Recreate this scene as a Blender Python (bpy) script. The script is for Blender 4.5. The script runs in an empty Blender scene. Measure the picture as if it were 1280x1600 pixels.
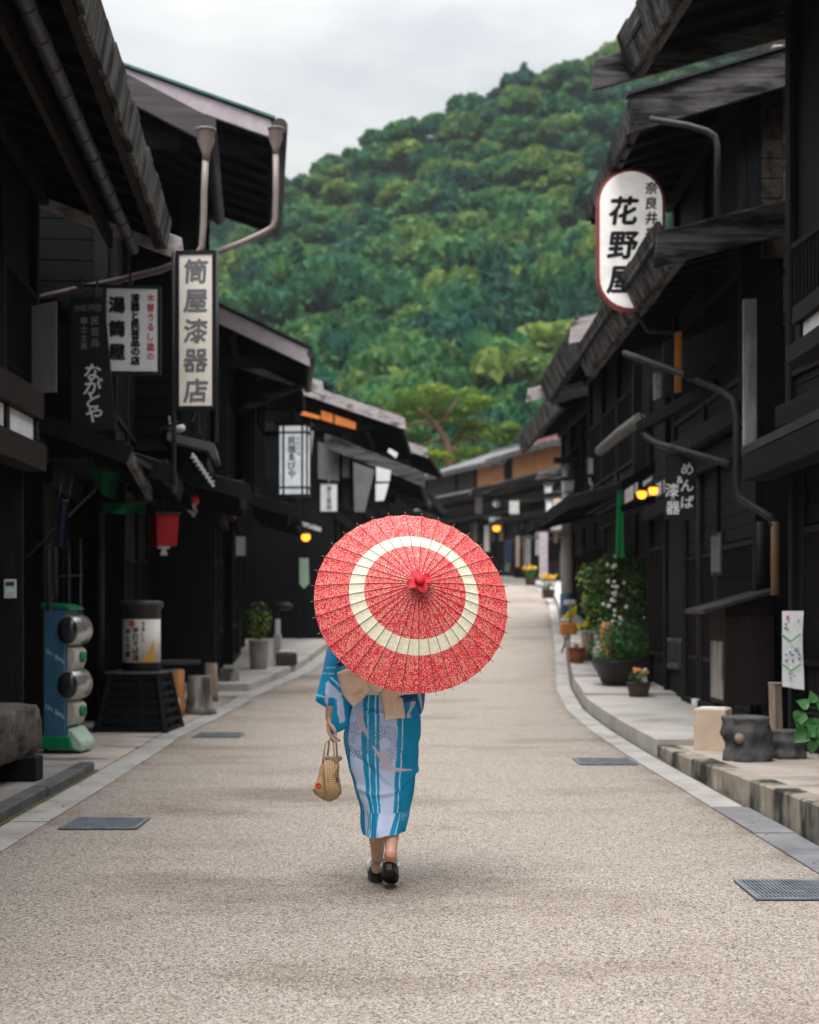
import bpy, bmesh, math, random
import numpy as np
from mathutils import Vector, Matrix, noise
rnd = random.Random(7)
R = math.radians
C = bpy.context.scene.collection
SC = bpy.context.scene

# ------------------------------------------------------------------ camera
CAM_H, FPX, HOR, CX = 1.36, 2222.2, 960.0, 640.0
cam = bpy.data.cameras.new('camera'); cam_o = bpy.data.objects.new('camera', cam); C.objects.link(cam_o)
cam.sensor_fit = 'VERTICAL'; cam.sensor_height = 36; cam.sensor_width = 28.8; cam.lens = 50
cam_o.location = (0, 0, CAM_H); cam_o.rotation_euler = (R(90), 0, 0)
cam.shift_y = (HOR-800)/1600.0
cam.clip_start = 0.1; cam.clip_end = 3000
cam.dof.use_dof = True; cam.dof.focus_distance = 6.5; cam.dof.aperture_fstop = 2.5
SC.camera = cam_o
# ------------------------------------------------------------------ sky and sun (overcast)
SUN_EL, SUN_AZ = R(63), R(192)      # azimuth clockwise from +Y
w = bpy.data.worlds.new('World'); SC.world = w; w.use_nodes = True
nt = w.node_tree; nt.nodes.clear()
def N(t, **k):
    n = nt.nodes.new(t)
    for a, b in k.items(): setattr(n, a, b)
    return n
out = N('ShaderNodeOutputWorld'); bg = N('ShaderNodeBackground'); bg.inputs[1].default_value = 0.1
sky = N('ShaderNodeTexSky', sky_type='NISHITA', sun_disc=False, sun_elevation=SUN_EL, sun_rotation=SUN_AZ)
tc = N('ShaderNodeTexCoord'); sep = N('ShaderNodeSeparateXYZ'); nt.links.new(tc.outputs['Generated'], sep.inputs[0])
# overcast: brighter towards the zenith; steep unseen overhead boost added to light the road
ma = N('ShaderNodeMath', operation='MULTIPLY_ADD', use_clamp=False); ma.inputs[1].default_value = 6.6; ma.inputs[2].default_value = 1.75
mx0 = N('ShaderNodeMath', operation='MAXIMUM'); mx0.inputs[1].default_value = 0.0
nt.links.new(sep.outputs[2], mx0.inputs[0]); nt.links.new(mx0.outputs[0], ma.inputs[0])
pw = N('ShaderNodeMath', operation='POWER'); pw.inputs[1].default_value = 4.0; nt.links.new(mx0.outputs[0], pw.inputs[0])
pm = N('ShaderNodeMath', operation='MULTIPLY_ADD'); pm.inputs[1].default_value = 19.0; nt.links.new(pw.outputs[0], pm.inputs[0]); nt.links.new(ma.outputs[0], pm.inputs[2])
mp = N('ShaderNodeMapping'); mp.inputs['Scale'].default_value = (2.2, 2.2, 6.0); nt.links.new(tc.outputs['Generated'], mp.inputs[0])
nz = N('ShaderNodeTexNoise'); nz.inputs['Scale'].default_value = 2.6; nz.inputs['Detail'].default_value = 6; nz.inputs['Roughness'].default_value = .55
nt.links.new(mp.outputs[0], nz.inputs[0])
cr = N('ShaderNodeValToRGB'); cr.color_ramp.elements[0].position = .34; cr.color_ramp.elements[0].color = (.79, .815, .86, 1)
cr.color_ramp.elements[1].position = .62; cr.color_ramp.elements[1].color = (1.06, 1.065, 1.04, 1)
nt.links.new(nz.outputs[0], cr.inputs[0])
vm = N('ShaderNodeVectorMath', operation='SCALE'); nt.links.new(cr.outputs[0], vm.inputs[0]); nt.links.new(pm.outputs[0], vm.inputs['Scale'])
mix = N('ShaderNodeMix', data_type='RGBA'); mix.inputs[0].default_value = 0.965
nt.links.new(sky.outputs[0], mix.inputs[6]); nt.links.new(vm.outputs[0], mix.inputs[7])
nt.links.new(mix.outputs[2], bg.inputs[0]); nt.links.new(bg.outputs[0], out.inputs[0])
sl = bpy.data.lights.new('sun', 'SUN'); sl.energy = 1.6; sl.angle = R(30); sl.color = (1.0, .965, .92)
sun = bpy.data.objects.new('sun', sl); C.objects.link(sun)
sd = Vector((math.sin(SUN_AZ)*math.cos(SUN_EL), math.cos(SUN_AZ)*math.cos(SUN_EL), math.sin(SUN_EL)))
sun.rotation_euler = sd.to_track_quat('Z', 'Y').to_euler(); sun.location = sd*50
SC.view_settings.view_transform = 'Standard'; SC.view_settings.look = 'None'
SC.view_settings.exposure = 1.05; SC.view_settings.gamma = 1.0
SC.render.engine = 'CYCLES'
SC.cycles.use_denoising = True
SC.cycles.max_bounces = 6; SC.cycles.diffuse_bounces = 3; SC.cycles.transparent_max_bounces = 6

# ------------------------------------------------------------------ helpers
def at(px, py, Y): return Vector(((px-CX)/FPX*Y, Y, CAM_H+(HOR-py)/FPX*Y))
def gz(Y):
    if Y < 14: return 0.0
    if Y < 26: return .06*(Y-14)**2/24
    if Y < 30: return .36+.06*(Y-26)+.00375*(Y-26)**2
    if Y < 46: return .66+.085*(Y-30)
    if Y < 75: return 2.02+.05*(Y-46)
    if Y < 120: return 3.47+.05*(Y-75)
    return 5.72
def gat(px, py, lift=0.0):
    Y = 5.0
    lo, hi = 2.0, 140.0
    f = lambda y: CAM_H+(HOR-py)/FPX*y-(gz(y)+lift)
    for _ in range(60):
        m = (lo+hi)/2
        if f(m) > 0: lo = m
        else: hi = m
    Y = (lo+hi)/2
    return Vector(((px-CX)/FPX*Y, Y, gz(Y)+lift))

MATS = {}
def newmat(name):
    m = bpy.data.materials.new(name); m.use_nodes = True; t = m.node_tree
    b = t.nodes['Principled BSDF']; MATS[name] = m
    return m, t, b
def nd(t, typ, **k):
    n = t.nodes.new(typ)
    for a, v in k.items():
        if a == 'ins':
            for kk, vv in v.items(): n.inputs[kk].default_value = vv
        else: setattr(n, a, v)
    return n
def ramp(t, stops, src, interp='LINEAR'):
    r = t.nodes.new('ShaderNodeValToRGB'); cr = r.color_ramp; cr.interpolation = interp
    while len(cr.elements) > 1: cr.elements.remove(cr.elements[-1])
    for i, (p, c) in enumerate(stops):
        e = cr.elements[0] if i == 0 else cr.elements.new(p)
        e.position = p; e.color = (*c, 1) if len(c) == 3 else c
    t.links.new(src, r.inputs[0]); return r.outputs[0]
def coords(t, scale, kind='Object', rot=None):
    tcn = nd(t, 'ShaderNodeTexCoord'); m = nd(t, 'ShaderNodeMapping'); m.inputs['Scale'].default_value = scale
    if rot: m.inputs['Rotation'].default_value = rot
    t.links.new(tcn.outputs[kind], m.inputs[0]); return m.outputs[0]
def noise_mat(name, stops, scale=(3, 3, 3), detail=6, rough=.8, bump=.2, nscale=1.0, spec=.3, bdist=.01, dirt=None):
    m, t, b = newmat(name)
    v = coords(t, scale); n = nd(t, 'ShaderNodeTexNoise', ins={'Scale': nscale, 'Detail': detail, 'Roughness': .62}); t.links.new(v, n.inputs[0])
    col = ramp(t, stops, n.outputs[0])
    if dirt:
        v2 = coords(t, dirt[0]); n2 = nd(t, 'ShaderNodeTexNoise', ins={'Scale': 1.0, 'Detail': 4, 'Roughness': .6}); t.links.new(v2, n2.inputs[0])
        f = ramp(t, [(dirt[2], (0, 0, 0)), (dirt[3], (1, 1, 1))], n2.outputs[0])
        mm = nd(t, 'ShaderNodeMix', data_type='RGBA'); t.links.new(f, mm.inputs[0]); t.links.new(col, mm.inputs[6]); mm.inputs[7].default_value = (*dirt[1], 1)
        col = mm.outputs[2]
    t.links.new(col, b.inputs['Base Color']); b.inputs['Roughness'].default_value = rough
    b.inputs['Specular IOR Level'].default_value = spec
    if bump:
        bp = nd(t, 'ShaderNodeBump', ins={'Strength': bump, 'Distance': bdist}); t.links.new(n.outputs[0], bp.inputs['Height']); t.links.new(bp.outputs[0], b.inputs['Normal'])
    return m
def plain(name, col, rough=.6, spec=.3, emit=0, metal=0):
    m, t, b = newmat(name); b.inputs['Roughness'].default_value = rough
    b.inputs['Specular IOR Level'].default_value = spec; b.inputs['Metallic'].default_value = metal
    v = coords(t, (6, 6, 6)); n = nd(t, 'ShaderNodeTexNoise', ins={'Scale': 1.0, 'Detail': 4}); t.links.new(v, n.inputs[0])
    c = ramp(t, [(.25, tuple(x*.82 for x in col)), (.75, tuple(min(1, x*1.12) for x in col))], n.outputs[0])
    t.links.new(c, b.inputs['Base Color'])
    if emit:
        t.links.new(c, b.inputs['Emission Color']); b.inputs['Emission Strength'].default_value = emit
    return m
def wood(name, c1, c2, grain='z', rough=.75, dirt=None, bump=.35, fine=38, spec=.15):
    s = {'x': (1.6, fine, fine), 'y': (fine, 1.6, fine), 'z': (fine, fine, 1.6)}[grain]
    mid = tuple((a+b)/2 for a, b in zip(c1, c2))
    return noise_mat(name, [(.28, c1), (.5, mid), (.72, c2)], s, 6, rough, bump, dirt=dirt, spec=spec, bdist=.006)

DK = [(.004, .005, .0075), (.016, .0165, .0185)]
wood('dark_wood_v', *DK, 'z', .72)
wood('dark_wood_x', *DK, 'x', .72)
wood('grey_barge_y', (.045, .041, .046), (.11, .10, .108), 'y', .75)
wood('weathered_brown_x', (.016, .013, .012), (.085, .068, .056), 'x', .75, dirt=((2, 9, 9), (.012, .011, .011), .5, .65))
wood('shaded_wood_x', (.002, .0025, .0035), (.007, .0075, .009), 'x', .8)  # near-black copy of the dark wood, with eave shade put into its colour
wood('brown_wood_v', (.007, .0055, .006), (.026, .020, .018), 'z', .7)
wood('brown_wood_x', (.008, .006, .006), (.030, .023, .021), 'x', .7)
wood('grey_wood_x', (.035, .033, .034), (.17, .16, .158), 'x', .8, dirt=((1.6, 7, 7), (.02, .02, .021), .50, .62))
wood('grey_wood_y', (.016, .0155, .017), (.15, .14, .142), 'y', .8, dirt=((5, 1.2, 6), (.012, .012, .013), .47, .60), fine=30)
wood('pale_wood_y', (.24, .215, .22), (.50, .455, .455), 'y', .8, dirt=((5, 2.5, 5), (.09, .08, .08), .54, .66))
wood('shingle_wood', (.018, .017, .018), (.20, .19, .18), 'z', .85, dirt=((4, 4, 1.2), (.016, .016, .018), .44, .60), fine=26)
wood('amber_wood', (.38, .13, .03), (.62, .25, .07), 'z', .5)
wood('log_wood', (.16, .11, .075), (.42, .33, .26), 'z', .85, dirt=((3, 3, 1), (.07, .06, .055), .5, .7))
wood('log_grey', (.15, .135, .12), (.46, .42, .38), 'z', .85, dirt=((5, 5, 1.2), (.045, .042, .04), .45, .65))
wood('orange_log', (.30, .12, .045), (.52, .25, .10), 'z', .6)
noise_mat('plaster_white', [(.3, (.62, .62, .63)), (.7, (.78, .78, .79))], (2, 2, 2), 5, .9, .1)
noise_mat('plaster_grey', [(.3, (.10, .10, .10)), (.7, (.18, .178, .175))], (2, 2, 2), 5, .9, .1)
noise_mat('plaster_orange', [(.3, (.72, .31, .13)), (.7, (.86, .44, .22))], (1.2, 1.2, 1.2), 5, .9, .1)
noise_mat('slate_roof', [(.3, (.06, .06, .07)), (.7, (.17, .165, .18))], (3, 3, 3), 5, .6, .2, dirt=((.8, .8, .8), (.10, .10, .095), .5, .7))
noise_mat('copper_green', [(.3, (.03, .10, .09)), (.7, (.09, .20, .17))], (4, 4, 4), 5, .6, .1)
noise_mat('lavender_metal', [(.3, (.36, .31, .345)), (.7, (.50, .44, .48))], (2, 6, 6), 4, .5, .05)
noise_mat('dark_metal', [(.3, (.016, .0165, .019)), (.7, (.042, .042, .047))], (3, 3, 3), 4, .5, .08)
noise_mat('pipe_pink', [(.3, (.16, .122, .12)), (.7, (.26, .205, .2))], (5, 5, 2), 5, .45, .05, spec=.5, dirt=((3, 3, 3), (.16, .10, .09), .55, .75))
noise_mat('pipe_grey', [(.3, (.018, .018, .021)), (.7, (.040, .039, .044))], (5, 5, 2), 5, .55, .15, spec=.2, dirt=((4, 4, 2), (.075, .06, .05), .6, .8))
noise_mat('pipe_brown', [(.3, (.16, .085, .04)), (.7, (.30, .17, .085))], (6, 6, 2), 5, .5, .05)
noise_mat('gutter_dark', [(.3, (.018, .019, .022)), (.7, (.05, .05, .055))], (5, 3, 5), 5, .5, .08, spec=.4)
noise_mat('red_roof', [(.3, (.24, .10, .10)), (.7, (.34, .17, .16))], (2, 2, 2), 4, .7, .1)
noise_mat('sign_cream', [(.3, (.66, .61, .55)), (.7, (.76, .72, .66))], (2, 2, 1.2), 4, .7, .03, dirt=((1.5, 1.5, 1.0), (.55, .47, .40), .55, .85))
noise_mat('sign_white', [(.3, (.68, .70, .72)), (.7, (.80, .82, .84))], (2, 2, 2), 4, .6, .02)
plain('sign_pale', (.82, .79, .76), .5, emit=.2); plain('lantern_paper', (.74, .77, .80), .6, emit=.25)  # weak emission added to both sign faces to lift them out of shade
plain('ink_black', (.012, .014, .018), .6); plain('ink_grey', (.14, .14, .155), .7); plain('ink_white', (.72, .73, .74), .6)
plain('ink_faint', (.20, .20, .205), .7); plain('ink_red', (.55, .10, .12), .6)
plain('board_black', (.010, .011, .015), .55); plain('red_rim', (.30, .045, .045), .5); plain('cyan_ink', (.45, .85, .90), .5)
plain('shoji', (.74, .74, .76), .6); plain('lit_amber', (.62, .19, .045), .6, emit=.28); plain('lamp_glow', (1.0, .30, .015), .5, emit=1.6)
plain('lamp_white', (.78, .79, .80), .6); plain('glass_dark', (.03, .033, .036), .12, .5)
plain('red_lantern', (.34, .012, .014), .5); plain('red_bright', (.62, .02, .035), .5)
plain('green_cloth', (.004, .11, .05), .85); plain('green_banner', (.0, .16, .045), .8); plain('navy_cloth', (.012, .018, .05), .9)
plain('machine_blue', (.045, .135, .235), .4, .4); plain('machine_green', (.0, .20, .075), .4, .4); plain('machine_mint', (.42, .58, .44), .4, .4)
plain('machine_ivory', (.50, .48, .43), .5); plain('terracotta', (.26, .075, .042), .8); plain('clay_dark', (.075, .048, .036), .7)
plain('pot_grey', (.34, .30, .275), .8); plain('black_glaze', (.014, .013, .014), .45, .4); plain('soil', (.03, .022, .016), .95)
plain('leaf_green', (.055, .165, .030), .55); plain('leaf_dark', (.020, .085, .032), .6); plain('leaf_yellow', (.24, .28, .02), .6)
wood('far_wood', (.05, .046, .046), (.15, .135, .13), 'z', .8)
wood('far_tan', (.14, .10, .075), (.28, .21, .16), 'z', .8)
plain('petal_orange', (.72, .25, .02), .6); plain('petal_yellow', (.75, .60, .02), .6); plain('petal_white', (.80, .78, .74), .6); plain('petal_pink', (.72, .32, .30), .6)
plain('stem_brown', (.05, .032, .02), .9); plain('bark_red', (.20, .10, .065), .9); plain('pole_grey', (.44, .44, .43), .8); plain('mullion_grey', (.055, .062, .06), .6)
plain('device_white', (.58, .58, .56), .5); plain('screen_dark', (.02, .03, .028), .3); plain('beige_block', (.58, .45, .35), .85)
plain('chrome', (.45, .44, .42), .25, .5, metal=.6)
noise_mat('rock_dark', [(.3, (.03, .031, .034)), (.7, (.13, .135, .14))], (5, 5, 5), 8, .9, .5, bdist=.03, dirt=((3, 3, 3), (.13, .135, .14), .55, .72))
noise_mat('trough_wood', [(.3, (.02, .018, .017)), (.7, (.17, .14, .12))], (5, 9, 14), 7, .85, .5, bdist=.02)
noise_mat('concrete', [(.3, (.36, .335, .31)), (.7, (.49, .46, .435))], (2.2, 2.2, 2.2), 7, .9, .15, dirt=((.9, .9, .9), (.25, .225, .205), .52, .75))
noise_mat('concrete_strip', [(.3, (.30, .285, .272)), (.7, (.43, .41, .395))], (2.5, 2.5, 2.5), 7, .9, .25, dirt=((1.3, 1.3, 1.3), (.24, .215, .195), .5, .72))
noise_mat('paving_warm', [(.3, (.34, .29, .25)), (.7, (.48, .41, .365))], (3, 3, 3), 7, .85, .2, dirt=((.55, 1.3, .7), (.085, .08, .075), .52, .64))
noise_mat('paving_grey', [(.3, (.20, .18, .17)), (.7, (.30, .275, .26))], (3, 3, 3), 7, .9, .2, dirt=((.8, .8, .8), (.12, .11, .105), .5, .7))
noise_mat('kerb_stone', [(.3, (.22, .195, .16)), (.7, (.42, .37, .30))], (2.5, 2.5, 5), 7, .9, .35, dirt=((2.5, 1.6, .8), (.030, .030, .028), .46, .58))
noise_mat('kerb_dark', [(.3, (.055, .06, .058)), (.7, (.13, .135, .13))], (2.5, 2.5, 5), 7, .9, .35)
noise_mat('gutter_block', [(.3, (.13, .13, .142)), (.7, (.25, .25, .265))], (3, 3, 3), 7, .9, .2, dirt=((1.2, 1.2, 1.2), (.12, .12, .12), .55, .75))
noise_mat('earth', [(.3, (.10, .075, .055)), (.7, (.20, .16, .12))], (.3, .3, .3), 6, .95, .2)
noise_mat('hill_floor', [(.3, (.012, .035, .018)), (.7, (.03, .07, .025))], (.2, .2, .2), 6, .95, .2)
noise_mat('grate_metal', [(.3, (.10, .125, .15)), (.7, (.24, .27, .29))], (9, 9, 9), 5, .45, .05, spec=.5)
plain('grate_pit', (.008, .009, .01), .9)

class MB:
    def __init__(s): s.v = []; s.f = []; s.mi = []; s.cur = 0; s.smooth = []
    def add(s, vs, fs, smooth=False):
        o = len(s.v); s.v += [tuple(p) for p in vs]
        for f in fs: s.f.append(tuple(i+o for i in f)); s.mi.append(s.cur); s.smooth.append(smooth)
    def box(s, a, b):
        (x0, y0, z0), (x1, y1, z1) = a, b
        s.add([(x0, y0, z0), (x1, y0, z0), (x1, y1, z0), (x0, y1, z0), (x0, y0, z1), (x1, y0, z1), (x1, y1, z1), (x0, y1, z1)],
              [(3, 2, 1, 0), (4, 5, 6, 7), (0, 1, 5, 4), (1, 2, 6, 5), (2, 3, 7, 6), (3, 0, 4, 7)])
    def bar(s, p, q, wd, ht, up=(0, 0, 1)):
        p, q = Vector(p), Vector(q); d = (q-p).normalized(); up = Vector(up)
        sd = d.cross(up)
        if sd.length < 1e-4: sd = d.cross(Vector((1, 0, 0)))
        sd.normalize(); u = sd.cross(d)
        a, b = sd*wd/2, u*ht/2
        s.add([p-a-b, p+a-b, p+a+b, p-a+b, q-a-b, q+a-b, q+a+b, q-a+b], [(3, 2, 1, 0), (4, 5, 6, 7), (0, 1, 5, 4), (1, 2, 6, 5), (2, 3, 7, 6), (3, 0, 4, 7)])
    def prism(s, poly, ext):
        n = len(poly); e = Vector(ext); P = [Vector(p) for p in poly]
        s.add(P+[p+e for p in P], [tuple(range(n))[::-1], tuple(range(n, 2*n))]+[(i, (i+1) % n, n+(i+1) % n, n+i) for i in range(n)])
    def tube(s, pts, r, n=10, caps=True):
        pts = [Vector(p) for p in pts]; m = len(pts)
        rs = r if isinstance(r, (list, tuple)) else [r]*m
        vs = []; prev = None
        for i, p in enumerate(pts):
            d = (pts[min(i+1, m-1)]-pts[max(i-1, 0)]).normalized()
            if prev is None:
                a = d.orthogonal().normalized()
            else:
                a = (prev-d*prev.dot(d)).normalized()
            prev = a; b = d.cross(a)
            vs += [p+(a*math.cos(2*math.pi*k/n)+b*math.sin(2*math.pi*k/n))*rs[i] for k in range(n)]
        fs = [(i*n+k, i*n+(k+1) % n, (i+1)*n+(k+1) % n, (i+1)*n+k) for i in range(m-1) for k in range(n)]
        s.add(vs, fs, True)
        if caps:
            o = len(s.v)-m*n
            s.f.append(tuple(o+k for k in range(n))[::-1]); s.mi.append(s.cur); s.smooth.append(False)
            s.f.append(tuple(o+(m-1)*n+k for k in range(n))); s.mi.append(s.cur); s.smooth.append(False)
    def lathe(s, prof, n=24, c=(0, 0, 0), jitter=0, lump=None):
        vs = []; c = Vector(c)
        for (r, z) in prof:
            for k in range(n):
                a = 2*math.pi*k/n; rr = r*(1+(lump(a, z) if lump else 0))
                vs.append((c.x+rr*math.cos(a), c.y+rr*math.sin(a), c.z+z))
        m = len(prof)
        s.add(vs, [(i*n+k, i*n+(k+1) % n, (i+1)*n+(k+1) % n, (i+1)*n+k) for i in range(m-1) for k in range(n)], True)
        o = len(s.v)-m*n
        s.f.append(tuple(o+k for k in range(n))[::-1]); s.mi.append(s.cur); s.smooth.append(False)
        s.f.append(tuple(o+(m-1)*n+k for k in range(n))); s.mi.append(s.cur); s.smooth.append(False)
    def ball(s, c, r, n=12, sq=(1, 1, 1)):
        c = Vector(c); vs = [c+Vector((0, 0, -r*sq[2]))]; m = n//2
        for i in range(1, m):
            t = -math.pi/2+math.pi*i/m
            vs += [c+Vector((r*sq[0]*math.cos(t)*math.cos(2*math.pi*k/n), r*sq[1]*math.cos(t)*math.sin(2*math.pi*k/n), r*sq[2]*math.sin(t))) for k in range(n)]
        vs.append(c+Vector((0, 0, r*sq[2])))
        fs = [(0, 1+(k+1) % n, 1+k) for k in range(n)]
        fs += [(1+i*n+k, 1+i*n+(k+1) % n, 1+(i+1)*n+(k+1) % n, 1+(i+1)*n+k) for i in range(m-2) for k in range(n)]
        o = 1+(m-2)*n; fs += [(o+k, o+(k+1) % n, o+n) for k in range(n)]
        s.add(vs, fs, True)
    def leaf(s, p, size, nrm=None, asp=.55):
        n = Vector(nrm) if nrm else Vector((rnd.uniform(-1, 1), rnd.uniform(-1, 1), rnd.uniform(-.2, 1)))
        n.normalize(); a = n.orthogonal().normalized(); a.rotate(Matrix.Rotation(rnd.uniform(0, 6.28), 3, n)); b = n.cross(a)
        p = Vector(p); k = size*.5; q = n*k*.25
        s.add([p-a*k, p+b*k*asp+q, p+a*k, p-b*k*asp+q], [(0, 1, 2), (0, 2, 3)])
    def build(s, name, mats, parent=None, bevel=0, fix=True, loc=None):
        me = bpy.data.meshes.new(name); me.from_pydata(s.v, [], s.f)
        if isinstance(mats, str): mats = [mats]
        for m in mats: me.materials.append(MATS[m])
        me.polygons.foreach_set('material_index', s.mi)
        me.polygons.foreach_set('use_smooth', s.smooth)
        if fix:
            bm = bmesh.new(); bm.from_mesh(me); bmesh.ops.recalc_face_normals(bm, faces=bm.faces)
            if bevel: bmesh.ops.bevel(bm, geom=[e for e in bm.edges if len(e.link_faces) == 2 and e.calc_face_angle(0) > .6], offset=bevel, segments=1, affect='EDGES', clamp_overlap=True)
            bm.to_mesh(me); bm.free()
        me.update()
        o = bpy.data.objects.new(name, me); C.objects.link(o)
        if parent: o.parent = parent
        if loc is not None: o.location = loc
        return o
def tag(o, label, cat, group=None, kind=None):
    o['label'] = label; o['category'] = cat
    if group: o['group'] = group
    if kind: o['kind'] = kind
    return o
def struct(o): o['kind'] = 'structure'; return o
def empty(name, loc, rz=0, label=None, cat=None, group=None):
    o = bpy.data.objects.new(name, None); o.empty_display_size = .2; C.objects.link(o); o.location = loc; o.rotation_euler = (0, 0, rz)
    if label: tag(o, label, cat, group)
    return o
def copy_tree(o, parent=None):
    c = o.copy(); C.objects.link(c); c.parent = parent
    for ch in list(o.children): copy_tree(ch, c)
    return c
_glyph = {}
def glyph(ch):
    if ch not in _glyph:
        cu = bpy.data.curves.new('t', 'FONT'); cu.body = ch; cu.offset = 0; cu.resolution_u = 3
        o = bpy.data.objects.new('t', cu); C.objects.link(o)
        me = bpy.data.meshes.new_from_object(o.evaluated_get(bpy.context.evaluated_depsgraph_get()))
        vs = [tuple(v.co) for v in me.vertices]; fs = [tuple(p.vertices) for p in me.polygons]
        bpy.data.objects.remove(o); bpy.data.curves.remove(cu); bpy.data.meshes.remove(me)
        if vs:
            xs = [v[0] for v in vs]; ys = [v[1] for v in vs]
            cx, cy = (min(xs)+max(xs))/2, (min(ys)+max(ys))/2
            vs = [(a-cx, b-cy) for a, b, c in vs]
        _glyph[ch] = (vs, fs)
    return _glyph[ch]
def text(mb, s, x, z, size, step, y=0.0, sx=1.0, bold=.0, slant=0, flip=1, dx=0):
    """characters one below another in the plane y = const facing -Y (brush weight by doubled, shifted copies)"""
    for i, ch in enumerate(s):
        if ch == ' ': continue
        vs, fs = glyph(ch)
        offs = [(0, 0)] if not bold else [(0, 0), (bold, 0), (-bold, 0), (0, bold), (0, -bold)]
        for k, (ox, oz) in enumerate(offs):
            mb.add([(x+dx*i+flip*(a*size*sx+ox+slant*b*size), y-.0004*k, z-i*step+b*size+oz) for a, b in vs], fs)

# ------------------------------------------------------------------ ground, road, kerbs, hill
def road_mat():
    m, t, b = newmat('road_aggregate')
    tcn = nd(t, 'ShaderNodeTexCoord')
    v1 = nd(t, 'ShaderNodeTexVoronoi', ins={'Scale': 125.0}); v2 = nd(t, 'ShaderNodeTexVoronoi', ins={'Scale': 260.0})
    for v in (v1, v2): t.links.new(tcn.outputs['Object'], v.inputs['Vector'])
    cs = [(0.0, (0.028, 0.026, 0.028)), (.10, (0.093, 0.080, 0.075)), (.22, (0.279, 0.235, 0.203)), (.36, (0.465, 0.400, 0.353)), (.52, (0.521, 0.470, 0.428)), (.64, (0.307, 0.270, 0.246)), (.76, (0.614, 0.580, 0.546)), (.88, (0.409, 0.330, 0.278)), (1.0, (0.781, 0.790, 0.781))]
    sp1 = nd(t, 'ShaderNodeSeparateColor'); t.links.new(v1.outputs['Color'], sp1.inputs[0])
    sp2 = nd(t, 'ShaderNodeSeparateColor'); t.links.new(v2.outputs['Color'], sp2.inputs[0])
    c1 = ramp(t, cs, sp1.outputs[0]); c2 = ramp(t, cs, sp2.outputs[1])
    mx = nd(t, 'ShaderNodeMix', data_type='RGBA'); mx.inputs[0].default_value = .30; t.links.new(c1, mx.inputs[6]); t.links.new(c2, mx.inputs[7])
    # dark joints between stones
    j = ramp(t, [(.50, (1, 1, 1)), (.78, (.62, .60, .58))], v1.outputs['Distance'])
    m2 = nd(t, 'ShaderNodeMix', data_type='RGBA', blend_type='MULTIPLY'); m2.inputs[0].default_value = 1; t.links.new(mx.outputs[2], m2.inputs[6]); t.links.new(j, m2.inputs[7])
    # broad stains: old damp and tyre wear
    mpn = nd(t, 'ShaderNodeMapping'); mpn.inputs['Scale'].default_value = (.35, .8, 1); t.links.new(tcn.outputs['Object'], mpn.inputs[0])
    n = nd(t, 'ShaderNodeTexNoise', ins={'Scale': 1.0, 'Detail': 5, 'Roughness': .6}); t.links.new(mpn.outputs[0], n.inputs[0])
    st = ramp(t, [(.30, (.60, .575, .56)), (.41, (.84, .825, .81)), (.49, (.98, .98, .98)), (.60, (.98, .98, .98)), (.72, (.80, .79, .78))], n.outputs[0])
    m3 = nd(t, 'ShaderNodeMix', data_type='RGBA', blend_type='MULTIPLY'); m3.inputs[0].default_value = 1; t.links.new(m2.outputs[2], m3.inputs[6]); t.links.new(st, m3.inputs[7])
    # dirt and fine soil washed to the edges, patched areas of another batch
    ed = nd(t, 'ShaderNodeAttribute', attribute_name='edge_dist'); n3 = nd(t, 'ShaderNodeTexNoise', ins={'Scale': 2.3, 'Detail': 6, 'Roughness': .65}); t.links.new(tcn.outputs['Object'], n3.inputs[0])
    sb = nd(t, 'ShaderNodeMath', operation='MULTIPLY_ADD'); sb.inputs[1].default_value = .9; t.links.new(n3.outputs[0], sb.inputs[0]); sb.inputs[2].default_value = -.36
    df = nd(t, 'ShaderNodeMath', operation='SUBTRACT'); t.links.new(sb.outputs[0], df.inputs[0]); t.links.new(ed.outputs['Fac'], df.inputs[1])
    fe = ramp(t, [(0.0, (0, 0, 0)), (.22, (.75, .75, .75))], df.outputs[0])
    m4 = nd(t, 'ShaderNodeMix', data_type='RGBA'); t.links.new(fe, m4.inputs[0]); t.links.new(m3.outputs[2], m4.inputs[6]); m4.inputs[7].default_value = (.17, .125, .095, 1)
    gm = nd(t, 'ShaderNodeMix', data_type='RGBA', blend_type='MULTIPLY'); gm.inputs[0].default_value = 1; t.links.new(m4.outputs[2], gm.inputs[6]); gm.inputs[7].default_value = (.90, .88, .855, 1)
    t.links.new(gm.outputs[2], b.inputs['Base Color']); b.inputs['Roughness'].default_value = .9; b.inputs['Specular IOR Level'].default_value = .2
    bp = nd(t, 'ShaderNodeBump', ins={'Strength': .8, 'Distance': .006}); bp.invert = True
    t.links.new(v1.outputs['Distance'], bp.inputs['Height']); t.links.new(bp.outputs[0], b.inputs['Normal'])
road_mat()

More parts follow.
